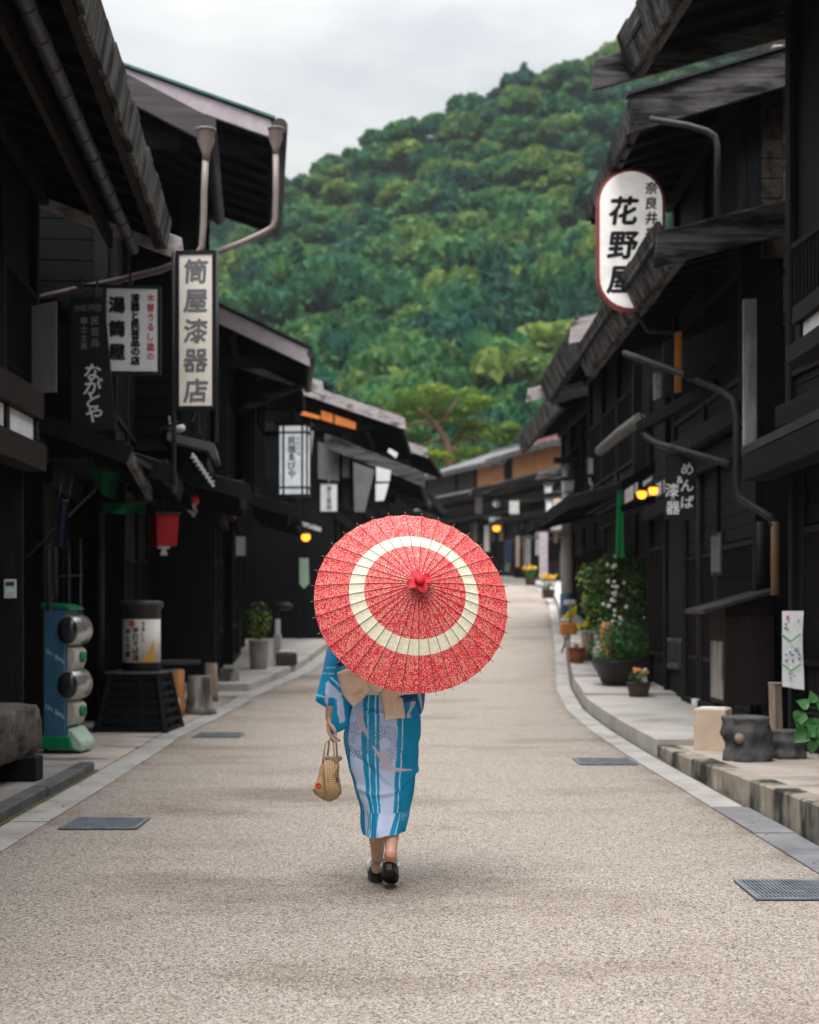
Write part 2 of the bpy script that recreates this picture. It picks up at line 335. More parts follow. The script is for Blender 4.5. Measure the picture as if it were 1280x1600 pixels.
def interp(pts, Y):
    if Y <= pts[0][0]:
        (y0, x0), (y1, x1) = pts[0], pts[1]
    elif Y >= pts[-1][0]:
        return pts[-1][1]+(Y-pts[-1][0])*(pts[-1][1]-pts[-2][1])/(pts[-1][0]-pts[-2][0])
    else:
        for (y0, x0), (y1, x1) in zip(pts, pts[1:]):
            if y0 <= Y <= y1: break
    return x0+(x1-x0)*(Y-y0)/(y1-y0)
def edge(pxs, extra): return sorted([(g.y, g.x) for g in (gat(*p) for p in pxs)]+extra)
EL = edge([(0, 1333), (162, 1232), (284, 1150), (406, 1085), (491, 1045)], [(-6, -1.9), (36, -1.0), (45, -.5), (58, -1.0), (63, -1.6), (71, -4.8), (80, -9), (120, -27)])
ER = edge([(1280, 1367), (991, 1188), (926, 1144), (885, 1109), (869, 1075), (867, 1013)], [(-6, 2.35), (42, 4.1), (51, 4.55), (58, 4.3), (63, 3.7), (71, .4), (80, -3.6), (120, -22)])
YS = [-6, -3, 0, 2, 4, 6, 7, 8, 9, 10, 11, 12, 13, 13.6, 14, 15, 16, 17, 18, 19, 20, 21, 22, 23, 24, 25, 26, 28, 30, 33, 36, 40, 45, 50, 58, 66, 75, 85, 95, 108, 120]
def strip(name, mat, fl, fr, lift, ys=None, label=None, nx=2, skirt=0):
    ys = ys or YS; mb = MB()
    lf = lift if callable(lift) else (lambda y: lift)
    vs = []
    for y in ys:
        a, c = fl(y), fr(y)
        for k in range(nx): vs.append((a+(c-a)*k/(nx-1), y, gz(y)+lf(y)))
    fs = [(i*nx+k, i*nx+k+1, (i+1)*nx+k+1, (i+1)*nx+k) for i in range(len(ys)-1) for k in range(nx-1)]
    mb.add(vs, fs)
    if skirt:
        for side in (0, nx-1):
            o = len(mb.v)
            mb.add([p for i, y in enumerate(ys) for p in ((vs[i*nx+side]), (vs[i*nx+side][0], y, gz(y)-.3))], [(2*i, 2*i+1, 2*i+3, 2*i+2) for i in range(len(ys)-1)])
        for i in (0, len(ys)-1):
            r = [vs[i*nx+k] for k in range(nx)]
            mb.add(r+[(p[0], p[1], p[2]-.4) for p in r[::-1]], [tuple(range(2*nx))])
    return mb.build(name, mat)
mb = MB(); xs = [-320, -60, -20, -8, 0, 8, 20, 60, 320]; ys = [-60]+YS+[200, 420, 900]
mb.add([(x, y, gz(y)-.012) for y in ys for x in xs], [(i*9+k, i*9+k+1, (i+1)*9+k+1, (i+1)*9+k) for i in range(len(ys)-1) for k in range(8)])
struct(mb.build('ground', 'earth'))
mb = MB(); fr_ = [0, .012, .03, .06, .1, .2, .35, .5, .65, .8, .9, .94, .97, .988, 1]; nx = len(fr_); ed_ = []
for y in YS:
    a_, c_ = interp(EL, y), interp(ER, y)
    mb.v += [(a_+(c_-a_)*f, y, gz(y)) for f in fr_]; ed_ += [min(f, 1-f)*(c_-a_) for f in fr_]
n0 = len(YS)
mb.add([], [(i*nx+k, i*nx+k+1, (i+1)*nx+k+1, (i+1)*nx+k) for i in range(n0-1) for k in range(nx-1)])
mb.f = [tuple(j-len(mb.v) for j in f) if max(f) >= len(mb.v) else f for f in mb.f]
rd = struct(mb.build('road', 'road_aggregate')); at_ = rd.data.attributes.new('edge_dist', 'FLOAT', 'POINT'); at_.data.foreach_set('value', ed_)
SW = .26
def slabs(f0, f1, y0, y1, L, mat='concrete_strip'):
    m = MB(); y = y0
    while y < y1:
        y2 = min(y+L*rnd.uniform(.9, 1.1), y1); n_ = 4; h = rnd.uniform(0, .005); vs = []
        for k in range(n_+1):
            yy = y+.006+(y2-y-.012)*k/n_; vs += [(f0(yy)+.003, yy, gz(yy)-.04), (f0(yy)+.003, yy, gz(yy)+.004+h), (f1(yy)-.003, yy, gz(yy)+.004+h), (f1(yy)-.003, yy, gz(yy)-.04)]
        m.add(vs, [(4*k+j, 4*k+j+1, 4*k+j+5, 4*k+j+4) for k in range(n_) for j in range(3)]+[(0, 1, 2, 3), (3*n_, 3*n_+1, 3*n_+2, 3*n_+3)]); y = y2
    return m.build('gutter_strip', mat)
struct(slabs(lambda y: interp(EL, y)-SW, lambda y: interp(EL, y), -6, 110, 2.0))
struct(slabs(lambda y: interp(ER, y), lambda y: interp(ER, y)+SW-.03, 10, 110, 2.0))
mb = MB(); y = -5.0                                             # bluish paving blocks of the near gutter
while y < 9.98:
    y2 = min(y+.6, 10)
    a, c = interp(ER, y), interp(ER, y2)
    mb.box((0, 0, 0), (0, 0, 0)); mb.v = mb.v[:-8]; mb.f = mb.f[:-6]; mb.mi = mb.mi[:-6]; mb.smooth = mb.smooth[:-6]
    h = rnd.uniform(0, .006)
    mb.prism([(a+.004, y+.006, -.05), (a+SW, y+.006, -.05), (c+SW, y2-.006, -.05), (c+.004, y2-.006, -.05)], (0, 0, .055+h))
    y = y2
struct(mb.build('gutter_blocks', 'gutter_block'))
# right raised pavements
noise_mat('kerb_dirt', [(.35, (.05, .042, .034)), (.7, (.12, .10, .08))], (8, 8, 8), 6, .95, .3)
aL = lambda y: interp(ER, y)+SW+.005
liftA = lambda y: .25 if y < 8 else (.25-(y-8)*.0245 if y < 13.6 else .11)
struct(strip('pavement', 'paving_warm', lambda y: aL(y)+.19, lambda y: 5.2, lambda y: liftA(y)-.006, ys=[-6, -3, 0, 2, 4, 6, 8, 9, 10, 11, 12, 13, 13.6], nx=3, skirt=1))
mb = MB(); y = -5.0
while y < 13.55:                                                # kerb stones, each its own length
    y2 = min(y+rnd.uniform(.55, .8), 13.6); a, c = aL(y), aL(y2); ga = .007
    z0, z1 = liftA(y), liftA(y2); j = rnd.uniform(-.012, .012)
    mb.add([(a+j, y+ga, -.2), (a+.185, y+ga, -.2), (c+.185, y2-ga, -.2), (c+j, y2-ga, -.2), (a+j, y+ga, z0), (a+.185, y+ga, z0), (c+.185, y2-ga, z1), (c+j, y2-ga, z1)],
           [(3, 2, 1, 0), (4, 5, 6, 7), (0, 1, 5, 4), (1, 2, 6, 5), (2, 3, 7, 6), (3, 0, 4, 7)])
    y = y2
struct(mb.build('kerb', 'kerb_stone', bevel=.012))
struct(strip('pavement', 'concrete', aL, lambda y: 5.4, lambda y: .165, ys=[13.605, 14, 15, 16, 17, 18, 19, 19.6], nx=3, skirt=1))
struct(strip('pavement', 'concrete', aL, lambda y: interp(ER, y)+3.2, lambda y: .20, ys=[19.6, 20, 21, 22, 22.4], nx=3, skirt=1))
struct(strip('pavement', 'concrete_strip', aL, lambda y: interp(ER, y)+3.2, lambda y: .24, ys=[22.4, 23, 24, 25.4], nx=3, skirt=1))
struct(strip('pavement', 'concrete', aL, lambda y: interp(ER, y)+3.2, lambda y: .16, ys=[25.4, 26, 28, 30, 33, 36, 40, 45, 50, 58, 66, 75, 85, 95], nx=3, skirt=1))
struct(strip('kerb_soil', 'kerb_dirt', lambda y: interp(ER, y)+SW-.032, lambda y: aL(y)+.02, .002, ys=[y for y in YS if 10 <= y <= 60]))
# left pavements
bL = lambda y: interp(EL, y)-SW-.005
struct(strip('pavement', 'paving_grey', lambda y: -5.2, lambda y: bL(y)-.17, .075, ys=[-6, -3, 0, 2, 4, 6, 7, 8, 9, 10, 11, 12, 12.35], nx=3, skirt=1))
mb = MB(); y = -5.0
while y < 12.3:
    y2 = min(y+rnd.uniform(.9, 1.3), 12.36); a, c = bL(y)-.035, bL(y2)-.035
    j = rnd.uniform(-.01, .01)
    mb.add([(a-.14, y+.006, -.2), (a+j, y+.006, -.2), (c+j, y2-.006, -.2), (c-.14, y2-.006, -.2), (a-.14, y+.006, .082), (a+j, y+.006, .082), (c+j, y2-.006, .082), (c-.14, y2-.006, .082)],
           [(3, 2, 1, 0), (4, 5, 6, 7), (0, 1, 5, 4), (1, 2, 6, 5), (2, 3, 7, 6), (3, 0, 4, 7)])
    y = y2
struct(mb.build('kerb', 'kerb_dark', bevel=.012))
noise_mat('moss_soil', [(.35, (.07, .055, .03)), (.6, (.12, .11, .035)), (.75, (.10, .12, .03))], (6, 6, 6), 6, .95, .3)
struct(strip('kerb_soil', 'moss_soil', lambda y: bL(y)-.04, lambda y: bL(y), .008, ys=[-6, -3, 0, 2, 4, 6, 7, 8, 9, 10, 11, 12, 12.35]))
struct(strip('pavement', 'paving_warm', lambda y: -5.2, bL, .012, ys=[12.36, 13, 14, 15, 16, 17, 18, 19, 20, 21, 22], nx=3, skirt=1))
struct(strip('pavement', 'concrete', lambda y: -5.0, bL, .12, ys=[22.0, 23, 24, 25, 26, 28, 30, 33, 36, 40, 45, 50, 58], nx=3, skirt=1))

# drain grates in the road
def grate(px0, px1, py0, py1, label):
    a = gat(px0, py1); b_ = gat(px1, py0); wdt = (px1-px0)/FPX*a.y; L = max(b_.y-a.y, .45)
    z = gz(a.y)+.005; slope = (gz(a.y+L)-gz(a.y))/L
    o = empty('drain_grate', (a.x, a.y, z), 0, label, 'drain grate', 'steel drain grates set in the road'); o.rotation_euler = (math.atan(slope), 0, 0)
    m = MB(); m.add([(0, 0, 0), (wdt, 0, 0), (wdt, L, 0), (0, L, 0)], [(0, 1, 2, 3)]); m.build('pit', 'grate_pit', o)
    m = MB(); t_ = .022
    m.box((0, 0, .002), (wdt, t_, .010)); m.box((0, L-t_, .002), (wdt, L, .010)); m.box((0, t_, .002), (t_, L-t_, .010)); m.box((wdt-t_, t_, .002), (wdt, L-t_, .010)); m.build('frame', 'grate_metal', o)
    m = MB(); n = int(wdt/.021)
    for i in range(n):
        x = t_+(wdt-2*t_)*(i+.5)/n; m.box((x-.0045, t_, .002), (x+.0045, L-t_, .009))
    for i in range(1, 5): yy = L*i/5; m.box((t_, yy-.004, .003), (wdt-t_, yy+.004, .0075))
    m.build('bars', 'grate_metal', o)
grate(90, 214, 1280, 1297, 'steel drain grate in the road beside the grey slab at the left')
grate(1182, 1376, 1378, 1408, 'large steel drain grate nearest the viewer, at the right frame edge')
grate(906, 998, 1186, 1196, 'steel drain grate beside the right gutter strip opposite the beige block')
grate(300, 374, 1146, 1153, 'narrow steel drain grate in front of the drum lantern on its black base')

# wooded hill
def ridge(x): return 103+.42*x+1.2*noise.noise(Vector((x*.03, 3.1, 0)))
def hz(x, y):
    s = min(1, max(0, (y-118)/190)); s2 = s*(.55+.45*s)
    h = gz(110)+(ridge(x)-gz(110))*s2
    h += 13*noise.noise(Vector((x*.014+y*.006, y*.011-x*.004, 1.7)))*s*(1.06-s)*2.4
    if y > 308: h -= (y-308)*.5
    return h
mb = MB(); nx, ny = 70, 46
xs = [-190+i*6.2 for i in range(nx)]; ys = [112+i*6 for i in range(ny)]
mb.add([(x, y, hz(x, y)-(1.5 if y < 114 else 0)) for y in ys for x in xs], [(i*nx+k, i*nx+k+1, (i+1)*nx+k+1, (i+1)*nx+k) for i in range(ny-1) for k in range(nx-1)], True)
struct(mb.build('hillside', 'hill_floor', fix=False))

def foliage_mat(name, c0, c1, c2, attr=True):
    m, t, b = newmat(name)
    a = nd(t, 'ShaderNodeAttribute', attribute_name='hue'); c = ramp(t, [(0, c0), (.5, c1), (1, c2)], a.outputs['Fac'])
    t.links.new(c, b.inputs['Base Color']); b.inputs['Roughness'].default_value = .65; b.inputs['Specular IOR Level'].default_value = .15
    tr = nd(t, 'ShaderNodeBsdfTranslucent'); t.links.new(c, tr.inputs[0]); ms = nd(t, 'ShaderNodeMixShader'); ms.inputs[0].default_value = .25
    o = t.nodes['Material Output']; t.links.new(b.outputs[0], ms.inputs[1]); t.links.new(tr.outputs[0], ms.inputs[2]); t.links.new(ms.outputs[0], o.inputs[0])
foliage_mat('forest_leaves', (.008, .066, .044), (.030, .125, .036), (.13, .19, .030))
def variant(kind, seed):
    r = np.random.RandomState(seed); P = []; Nn = []; HJ = []
    if kind == 'broad':
        nl = r.randint(11, 17); cs = []; el = r.uniform(.8, 1.25); tall = r.uniform(.75, 1.2)
        for i in range(nl):
            a = r.uniform(0, 6.283); rr = math.sqrt(r.uniform(0, 1))*.72
            cs.append((rr*math.cos(a)*el, rr*math.sin(a)/el, .45+.78*tall*(1-rr*rr)*r.uniform(.55, 1.1), r.uniform(.16, .40)))
        for (x, y, z, q) in cs:
            n = int(1250*q*q)+16
            v = r.normal(size=(n, 3)); v[:, 2] = np.abs(v[:, 2])*.95-.25; v /= np.linalg.norm(v, axis=1)[:, None]
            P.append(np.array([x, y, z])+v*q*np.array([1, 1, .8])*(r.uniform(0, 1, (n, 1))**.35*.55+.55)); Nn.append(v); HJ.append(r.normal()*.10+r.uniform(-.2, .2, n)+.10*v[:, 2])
        sz = .155
    else:
        n = 420; h = r.uniform(0, 1, n)**.75; a = r.uniform(0, 6.283, n); lay = .78+.22*np.cos(h*34+3*np.sin(a*2))
        rad = (1-h)**.85*.46*lay*r.uniform(.7, 1.1, n)+.02
        P.append(np.stack([rad*np.cos(a), rad*np.sin(a), .15+h*1.75-.12*rad], 1)); Nn.append(np.stack([np.cos(a), np.sin(a), .5+0*a], 1)); sz = .15; HJ.append(r.uniform(-.14, .14, n))
    P = np.concatenate(P); Nn = np.concatenate(Nn); n = len(P)
    Nn = Nn+r.normal(size=(n, 3))*.5; Nn /= np.linalg.norm(Nn, axis=1)[:, None]
    ref = r.normal(size=(n, 3)); A = np.cross(Nn, ref); A /= np.linalg.norm(A, axis=1)[:, None]; B = np.cross(Nn, A)
    s = sz*r.uniform(.5, 1.35, (n, 1))
    Q = np.stack([P-A*s, P+A*s, P+B*s*1.15], 1)
    return Q, np.concatenate(HJ)
VAR = [variant('broad', i) for i in range(9)]+[variant('cone', 50+i) for i in range(4)]
def scatter():
    r = np.random.RandomState(3); QS = []; HS = []; cnt = 0
    y = 121.0
    while y < 318:
        st = 4.0 if y < 200 else 4.5
        half0, half1 = -.26*y-8, .34*y+10
        x = half0+r.uniform(0, 5)
        while x < half1:
            xx, yy = x+r.uniform(-2.4, 2.4), y+r.uniform(-2.4, 2.4); x += st*r.uniform(.7, 1.3)
            z = hz(xx, yy)
            pn = noise.noise(Vector((xx*.022, yy*.022, 9.0))); con = pn > .33 or r.uniform() < .03
            if yy > 250: sc = min(sc, 2.4+1.3*r.uniform())
            Q, hj = VAR[9+r.randint(4)] if con else VAR[r.randint(9)]
            sc = (2.6+3.4*r.uniform()**1.5)*(1.0 if con else 1)
            if r.uniform() < .10 and yy < 285: sc *= 1.3
            a = r.uniform(0, 6.283); ca, sa = math.cos(a), math.sin(a)
            M = np.array([[ca, -sa, 0], [sa, ca, 0], [0, 0, r.uniform(.75, 1.5 if yy < 250 else 1.15)*(1.0 if con else 1)]])*sc
            keep = slice(None) if yy < 230 else slice(0, None, 1)
            q = Q[keep]@M.T+np.array([xx, yy, z-.3*sc])
            h = .46+.36*noise.noise(Vector((xx*.05, yy*.05, 4.0)))+r.normal()*.23
            if con: h = .12+r.uniform(-.1, .12)
            QS.append(q); HS.append(np.clip(h+hj[keep], 0, 1)); cnt += 1
        y += st*.92
    Q = np.concatenate(QS); H = np.concatenate(HS); n = len(Q)
    me = bpy.data.meshes.new('hillside_forest'); me.vertices.add(3*n); me.vertices.foreach_set('co', Q.reshape(-1).astype(np.float32))
    me.loops.add(3*n); me.loops.foreach_set('vertex_index', np.arange(3*n, dtype=np.int32))
    me.polygons.add(n); me.polygons.foreach_set('loop_start', np.arange(0, 3*n, 3, dtype=np.int32))
    at_ = me.attributes.new('hue', 'FLOAT', 'FACE'); at_.data.foreach_set('value', H.astype(np.float32))
    me.materials.append(MATS['forest_leaves']); me.update(calc_edges=True)
    o = bpy.data.objects.new('hillside_forest', me); C.objects.link(o)
    tag(o, 'dense green mixed forest covering the steep hillside behind the street', 'forest', kind='stuff')
    print('forest trees', cnt, 'quads', n)
scatter()

# ------------------------------------------------------------------ houses
class House:
    """local frame: u along the street away from the camera, v from the facade towards the street, w up"""
    def __init__(s, name, label, corner, yaw, side, L, D=7.5, group=None):
        s.S = -1 if side == 'L' else 1; s.L = L; s.D = D; s.yaw = yaw
        s.o = empty(name, corner, yaw+math.pi/2, label, 'house', group)
        s.c = Vector(corner); s.M = Matrix.Translation(s.c) @ Matrix.Rotation(yaw+math.pi/2, 4, 'Z'); s.Mi = s.M.inverted()
    def p(s, u, v, w): return (u, s.S*v, w)
    def loc(s, pt):                       # world -> (u, v, w)
        q = s.Mi @ Vector(pt); return q.x, q.y*s.S, q.z
    def box(s, mb, a, b):
        (u0, v0, w0), (u1, v1, w1) = a, b
        y0, y1 = sorted((s.S*v0, s.S*v1)); mb.box((u0, y0, w0), (u1, y1, w1))
    def prism(s, mb, poly, u0, u1):
        mb.prism([s.p(u0, v, w) for v, w in poly], (u1-u0, 0, 0))
    def shell(s, p2, h1, ev, eh, t, wmat='dark_wood_x', vr=None, over=.5, end0=.45, end1=.45, thick=.09, roofmat='shingle_wood', wall_w=None):
        vr = -s.D/2 if vr is None else vr
        s.p2, s.h1, s.ev, s.eh, s.t, s.vr = p2, h1, ev, eh, t, vr
        ww = lambda v: eh+(ev-v)*t-.03
        m = MB(); s.prism(m, [(0, -.6), (0, h1), (p2, h1), (p2, ww(p2)), (vr, ww(vr)), (2*vr-p2, ww(p2)), (2*vr-p2, h1), (2*vr, h1), (2*vr, -.6)], 0, s.L)
        m.build('wall', wmat, s.o)
        m = MB(); vb = 2*vr-ev
        k2 = thick*.45
        s.prism(m, [(ev, eh+k2), (ev, eh+thick), (vr, eh+(ev-vr)*t+thick), (vb, eh+thick), (vb, eh+k2), (vr, eh+(ev-vr)*t+k2)], -end0, s.L+end1)
        rf = m.build('roof', roofmat, s.o)
        m = MB(); s.prism(m, [(ev-.01, eh), (ev-.01, eh+k2-.002), (vr, eh+(ev-vr)*t+k2-.002), (vb+.01, eh+k2-.002), (vb+.01, eh), (vr, eh+(ev-vr)*t)], -end0+.01, s.L+end1-.01); m.build('soffit', 'dark_wood_x', rf)
        m = MB(); s.prism(m, [(vr-.18, eh+(ev-vr)*t+thick-.02), (vr, eh+(ev-vr)*t+thick+.12), (vr+.18, eh+(ev-vr)*t+thick-.02)], -end0-.03, s.L+end1+.03); m.build('ridge_cap', 'dark_metal', rf)
        m = MB(); n = max(3, int(s.L/.45))     # rafters under the overhang
        for i in range(n+1):
            u = -end0+.12+(s.L+end0+end1-.24)*i/n
            m.bar(s.p(u, ev-.06, eh-.045+.06*t), s.p(u, p2, eh-.045+(ev-p2)*t), .055, .085)
        m.build('rafters', 'dark_wood_x', rf)
        s.roof = rf; s.end0, s.end1, s.thick = end0, end1, thick
    def barge(s, u, ev, eh, t, v1, hgt=.26, th=.05, mat='grey_wood_y', tip=.16, name='barge_board', cap=None, lift=.06, parent=None):
        m = MB(); T = lambda v: eh+(ev-v)*t+lift
        a = ev+tip
        s.prism(m, [(a, T(a)-hgt*1.02), (a-.035, T(a)), (v1, T(v1)), (v1, T(v1)-hgt)], u-th, u)
        b = m.build(name, mat, parent or s.o, bevel=.006)
        if cap:
            m = MB(); s.prism(m, [(a+.02, T(a)+.004), (a+.02, T(a)+.034), (v1, T(v1)+.034), (v1, T(v1)+.004)], u-th-.04, u+.06); m.build('barge_cap', cap, b)
        return b
    def fascia(s, u0, u1, ev, eh, top=.14, bot=-.16, inset=.11, step=.42, mat='shingle_wood', name='eave_fascia', parent=None, under=True):
        m = MB(); u = u0
        while u < u1-.02:
            u2 = min(u+step*rnd.uniform(.8, 1.2), u1); j = rnd.uniform(-.012, .012); k = rnd.uniform(-.008, .008)
            s.prism(m, [(ev+.035+j, eh+top+k), (ev+.035-inset+j, eh+bot+k), (ev-.005-inset+j, eh+bot+k), (ev-.005+j, eh+top+k)], u+.006, u2-.006); u = u2
        f = m.build(name, mat, parent or s.o)
        if under:
            m = MB(); u = u0
            while u < u1-.02:
                u2 = min(u+step*rnd.uniform(.8, 1.2), u1)
                s.prism(m, [(ev-.012-inset, eh+bot-.005), (ev-.012-inset, eh+bot+.05), (ev-inset-.085, eh+bot+.05), (ev-inset-.085, eh+bot-.005)], u+.004, u2-.004); u = u2
            m.build('batten', 'brown_wood_x' if mat == 'shingle_wood' and top < .16 else 'grey_wood_x', f)
        return f
    def lower_roof(s, w, ev, t, v0, u0, u1, thick=.07, mat='shingle_wood', barges=(True, True), bmat='dark_wood_v', bh=.20, fascia=True, cap=None, tip=.14, name='lower_roof'):
        m = MB(); s.prism(m, [(ev, w+.03), (ev, w+thick), (v0, w+(ev-v0)*t+thick), (v0, w+(ev-v0)*t+.03)], u0, u1); rf = m.build(name, mat, s.o)
        m = MB(); s.prism(m, [(ev-.01, w), (ev-.01, w+.028), (v0, w+(ev-v0)*t+.028), (v0, w+(ev-v0)*t)], u0+.01, u1-.01); m.build('soffit', 'dark_wood_x', rf)
        m = MB(); n = max(3, int((u1-u0)/.4))
        for i in range(n+1):
            u = u0+.1+(u1-u0-.2)*i/n; m.bar(s.p(u, ev-.05, w-.035+.05*t), s.p(u, v0, w-.035+(ev-v0)*t), .05, .07)
        m.build('rafters', 'dark_wood_x', rf)
        if barges[0]: s.barge(u0, ev, w, t, v0, bh, .045, bmat, tip, cap=cap, parent=rf)
        if barges[1]: s.barge(u1+.045, ev, w, t, v0, bh, .045, bmat, tip, parent=rf)
        if fascia: s.fascia(u0+.01, u1-.01, ev, w, .10, -.07, .04, .6, 'dark_wood_x', parent=rf, under=False)
        return rf
    def lattice(s, u0, u1, w0, w1, v, name='lattice_window', mat='brown_wood_v', back='dark_wood_x', pitch=.07, rails=3, shoji=False, slat=.022):
        m = MB(); fr = .055
        for a, b in (((u0, v, w0), (u1, v+.06, w0+fr)), ((u0, v, w1-fr), (u1, v+.06, w1)), ((u0, v, w0+fr), (u0+fr, v+.06, w1-fr)), ((u1-fr, v, w0+fr), (u1, v+.06, w1-fr))): s.box(m, a, b)
        f = m.build(name, mat, s.o)
        m = MB(); n = max(2, int((u1-u0-2*fr)/pitch))
        for i in range(n):
            u = u0+fr+(u1-u0-2*fr)*(i+.5)/n; s.box(m, (u-slat/2, v+.012, w0+fr), (u+slat/2, v+.045, w1-fr))
        for i in range(rails):
            ww = w0+fr+(w1-w0-2*fr)*(i+1)/(rails+1); s.box(m, (u0+fr, v+.008, ww-.014), (u1-fr, v+.034, ww+.014))
        m.build('lattice', mat, f)
        m = MB(); s.box(m, (u0+fr, v+.002, w0+fr), (u1-fr, v+.006, w1-fr)); m.build('screen', 'shoji' if shoji else 'glass_dark', f)
        return f
    def boards(s, u0, u1, w0, w1, v, mat='dark_wood_v', step=.16, name='board_panel', horiz=False):
        m = MB()
        if horiz:
            w = w0
            while w < w1-.02:
                b = min(w+step*rnd.uniform(.85, 1.15), w1); s.box(m, (u0, v, w+.004), (u1, v+.022+rnd.uniform(0, .008), b-.004)); w = b
        else:
            u = u0
            while u < u1-.02:
                b = min(u+step*rnd.uniform(.85, 1.15), u1); s.box(m, (u+.004, v, w0), (b-.004, v+.022+rnd.uniform(0, .008), w1)); u = b
        return m.build(name, mat, s.o)
    def posts(s, us, w0, w1, v, wd=.13, name='post', mat='dark_wood_v'):
        for u in us:
            m = MB(); s.box(m, (u-wd/2, v, w0), (u+wd/2, v+.07, w1)); m.build(name, mat, s.o, bevel=.006)
    def beam(s, u0, u1, w, v, ht=.2, th=.09, name='beam', mat='dark_wood_x'):
        m = MB(); s.box(m, (u0, v, w-ht/2), (u1, v+th, w+ht/2)); return m.build(name, mat, s.o, bevel=.008)
    def door(s, u0, u1, w1, v, kind='slat'):
        m = MB(); mid = (u0+u1)/2; fr = .05
        for a, b in ((u0, mid), (mid+.004, u1)):
            for q in (((a, v, .02), (b, v+.045, .12)), ((a, v, w1-fr), (b, v+.045, w1)), ((a, v, .12), (a+fr, v+.045, w1-fr)), ((b-fr, v, .12), (b, v+.045, w1-fr))): s.box(m, *q)
            n = max(3, int((b-a)/.075))
            for i in range(1, n): u = a+(b-a)*i/n; s.box(m, (u-.012, v+.01, .12), (u+.012, v+.03, w1-fr))
            s.box(m, (a+fr, v+.012, .62), (b-fr, v+.034, .68))
        d = m.build('door', 'brown_wood_v', s.o)
        m = MB(); s.box(m, (u0+.01, v+.003, .05), (u1-.01, v+.007, w1-.03)); m.build('pane', 'glass_dark', d)
        m = MB(); s.box(m, (mid-.09, v+.045, .95), (mid-.05, v+.06, 1.12)); m.build('handle', 'dark_metal', d)
    def facade(s, seed, upper=True, lower=True, ww=2.35):
        r = random.Random(seed); n = max(2, round(s.L/1.7)); us = [i*s.L/n for i in range(n+1)]
        us2 = [us[0]+.07]+us[1:-1]+[us[-1]-.07]
        if lower:
            s.posts(us2, -.4, s.h1, .003); s.beam(0, s.L, s.h1-.16, .08, .22); s.beam(0, s.L, .06, .002, .14, .075, 'sill_beam')
            d = r.randrange(n)
            for i in range(n):
                a, b = us[i]+.09, us[i+1]-.09
                if i == d: s.door(a, b, 1.95, .004); s.boards(a, b, 1.97, s.h1-.28, .004, horiz=True, name='transom')
                elif r.random() < .7:
                    s.lattice(a, b, .75, 2.0, .004, rails=r.choice([2, 4]), pitch=r.choice([.055, .08])); s.boards(a, b, .14, .74, .004, 'brown_wood_v'); s.boards(a, b, 2.02, s.h1-.28, .004, horiz=True, name='transom')
                else: s.boards(a, b, .14, s.h1-.28, .004, 'dark_wood_v', .2)
        if upper:
            top = s.eh+(s.ev-s.p2)*s.t-.05; v = s.p2+.003
            s.posts(us2, s.h1+.02, top, v); s.beam(0, s.L, s.h1+.10, v+.072, .2)
            s.beam(-.02, s.L+.02, top-.12, v+.072, .18)
            for i in range(n):
                a, b = us[i]+.09, us[i+1]-.09
                if top-s.h1 > 1.3: s.lattice(a, b, s.h1+.45, min(top-.25, s.h1+1.65), v, rails=r.choice([1, 3]), pitch=.09)
                s.boards(a, b, s.h1+.21, s.h1+.44, v, horiz=True)
    def gable(s, u, p2=None, mat='dark_wood_x', rows=True, sgn=-1):
        """boarded end wall with exposed posts and tie beams, facing the camera (sgn -1) """
        t0 = lambda v: s.eh+(s.ev-v)*s.t-.08
        uu0, uu1 = (u-.02, u-.001)
        m = MB(); w = s.h1+.1 if rows else .2
        vmax = s.p2-.02; vmin = s.vr
        while w < t0(s.vr)-.3:
            w2 = w+.22; vlo = vmin if True else 0
            vv = min(vmax, s.ev-(w2+.08-s.eh)/s.t)
            if vv > vlo+.2: s.box(m, (uu0, vlo, w+.006), (uu1+rnd.uniform(-.006, 0), vv, w2-.006))
            w = w2
        m.build('gable_boards', 'shaded_wood_x', s.o)
        for v in (s.p2-.08, s.p2-1.1, s.p2-2.2):
            m = MB(); s.box(m, (u-.08, v-.07, -.3 if v < 0 else s.h1-.1), (u-.0205, v+.07, t0(v)-.05)); m.build('post', 'dark_wood_v', s.o)
        m = MB(); s.box(m, (u-.1, s.vr, s.eh-.2), (u-.081, s.ev-.25, s.eh-.02)); m.build('tie_beam', 'dark_wood_v', s.o)

def corner_from(E, yaw, side, ev, u):          # facade corner from a world point on the eave line at (u, ev)
    ux = Vector((-math.sin(yaw), math.cos(yaw), 0)); vx = Vector((math.cos(yaw), math.sin(yaw), 0)) * (1 if side == 'L' else -1)
    c = Vector(E) - ux*u - vx*ev; return c

def place(name, label, side, E, yaw, L, ev, u_e, gY=None, D=7.5, group='dark timber houses along the street'):
    c = corner_from(E, yaw, side, ev, u_e); g = gz(c.y+L*.3)+(.1 if side == 'L' else .15)
    h = House(name, label, (c.x, c.y, g), yaw, side, L, D, group); h.eh_abs = E[2]-g
    return h

def tube_px(mb, pts, r, n=10): mb.tube([at(*p) for p in pts], r, n)
def W(h, pts): return [h.Mi @ Vector(p) for p in pts]

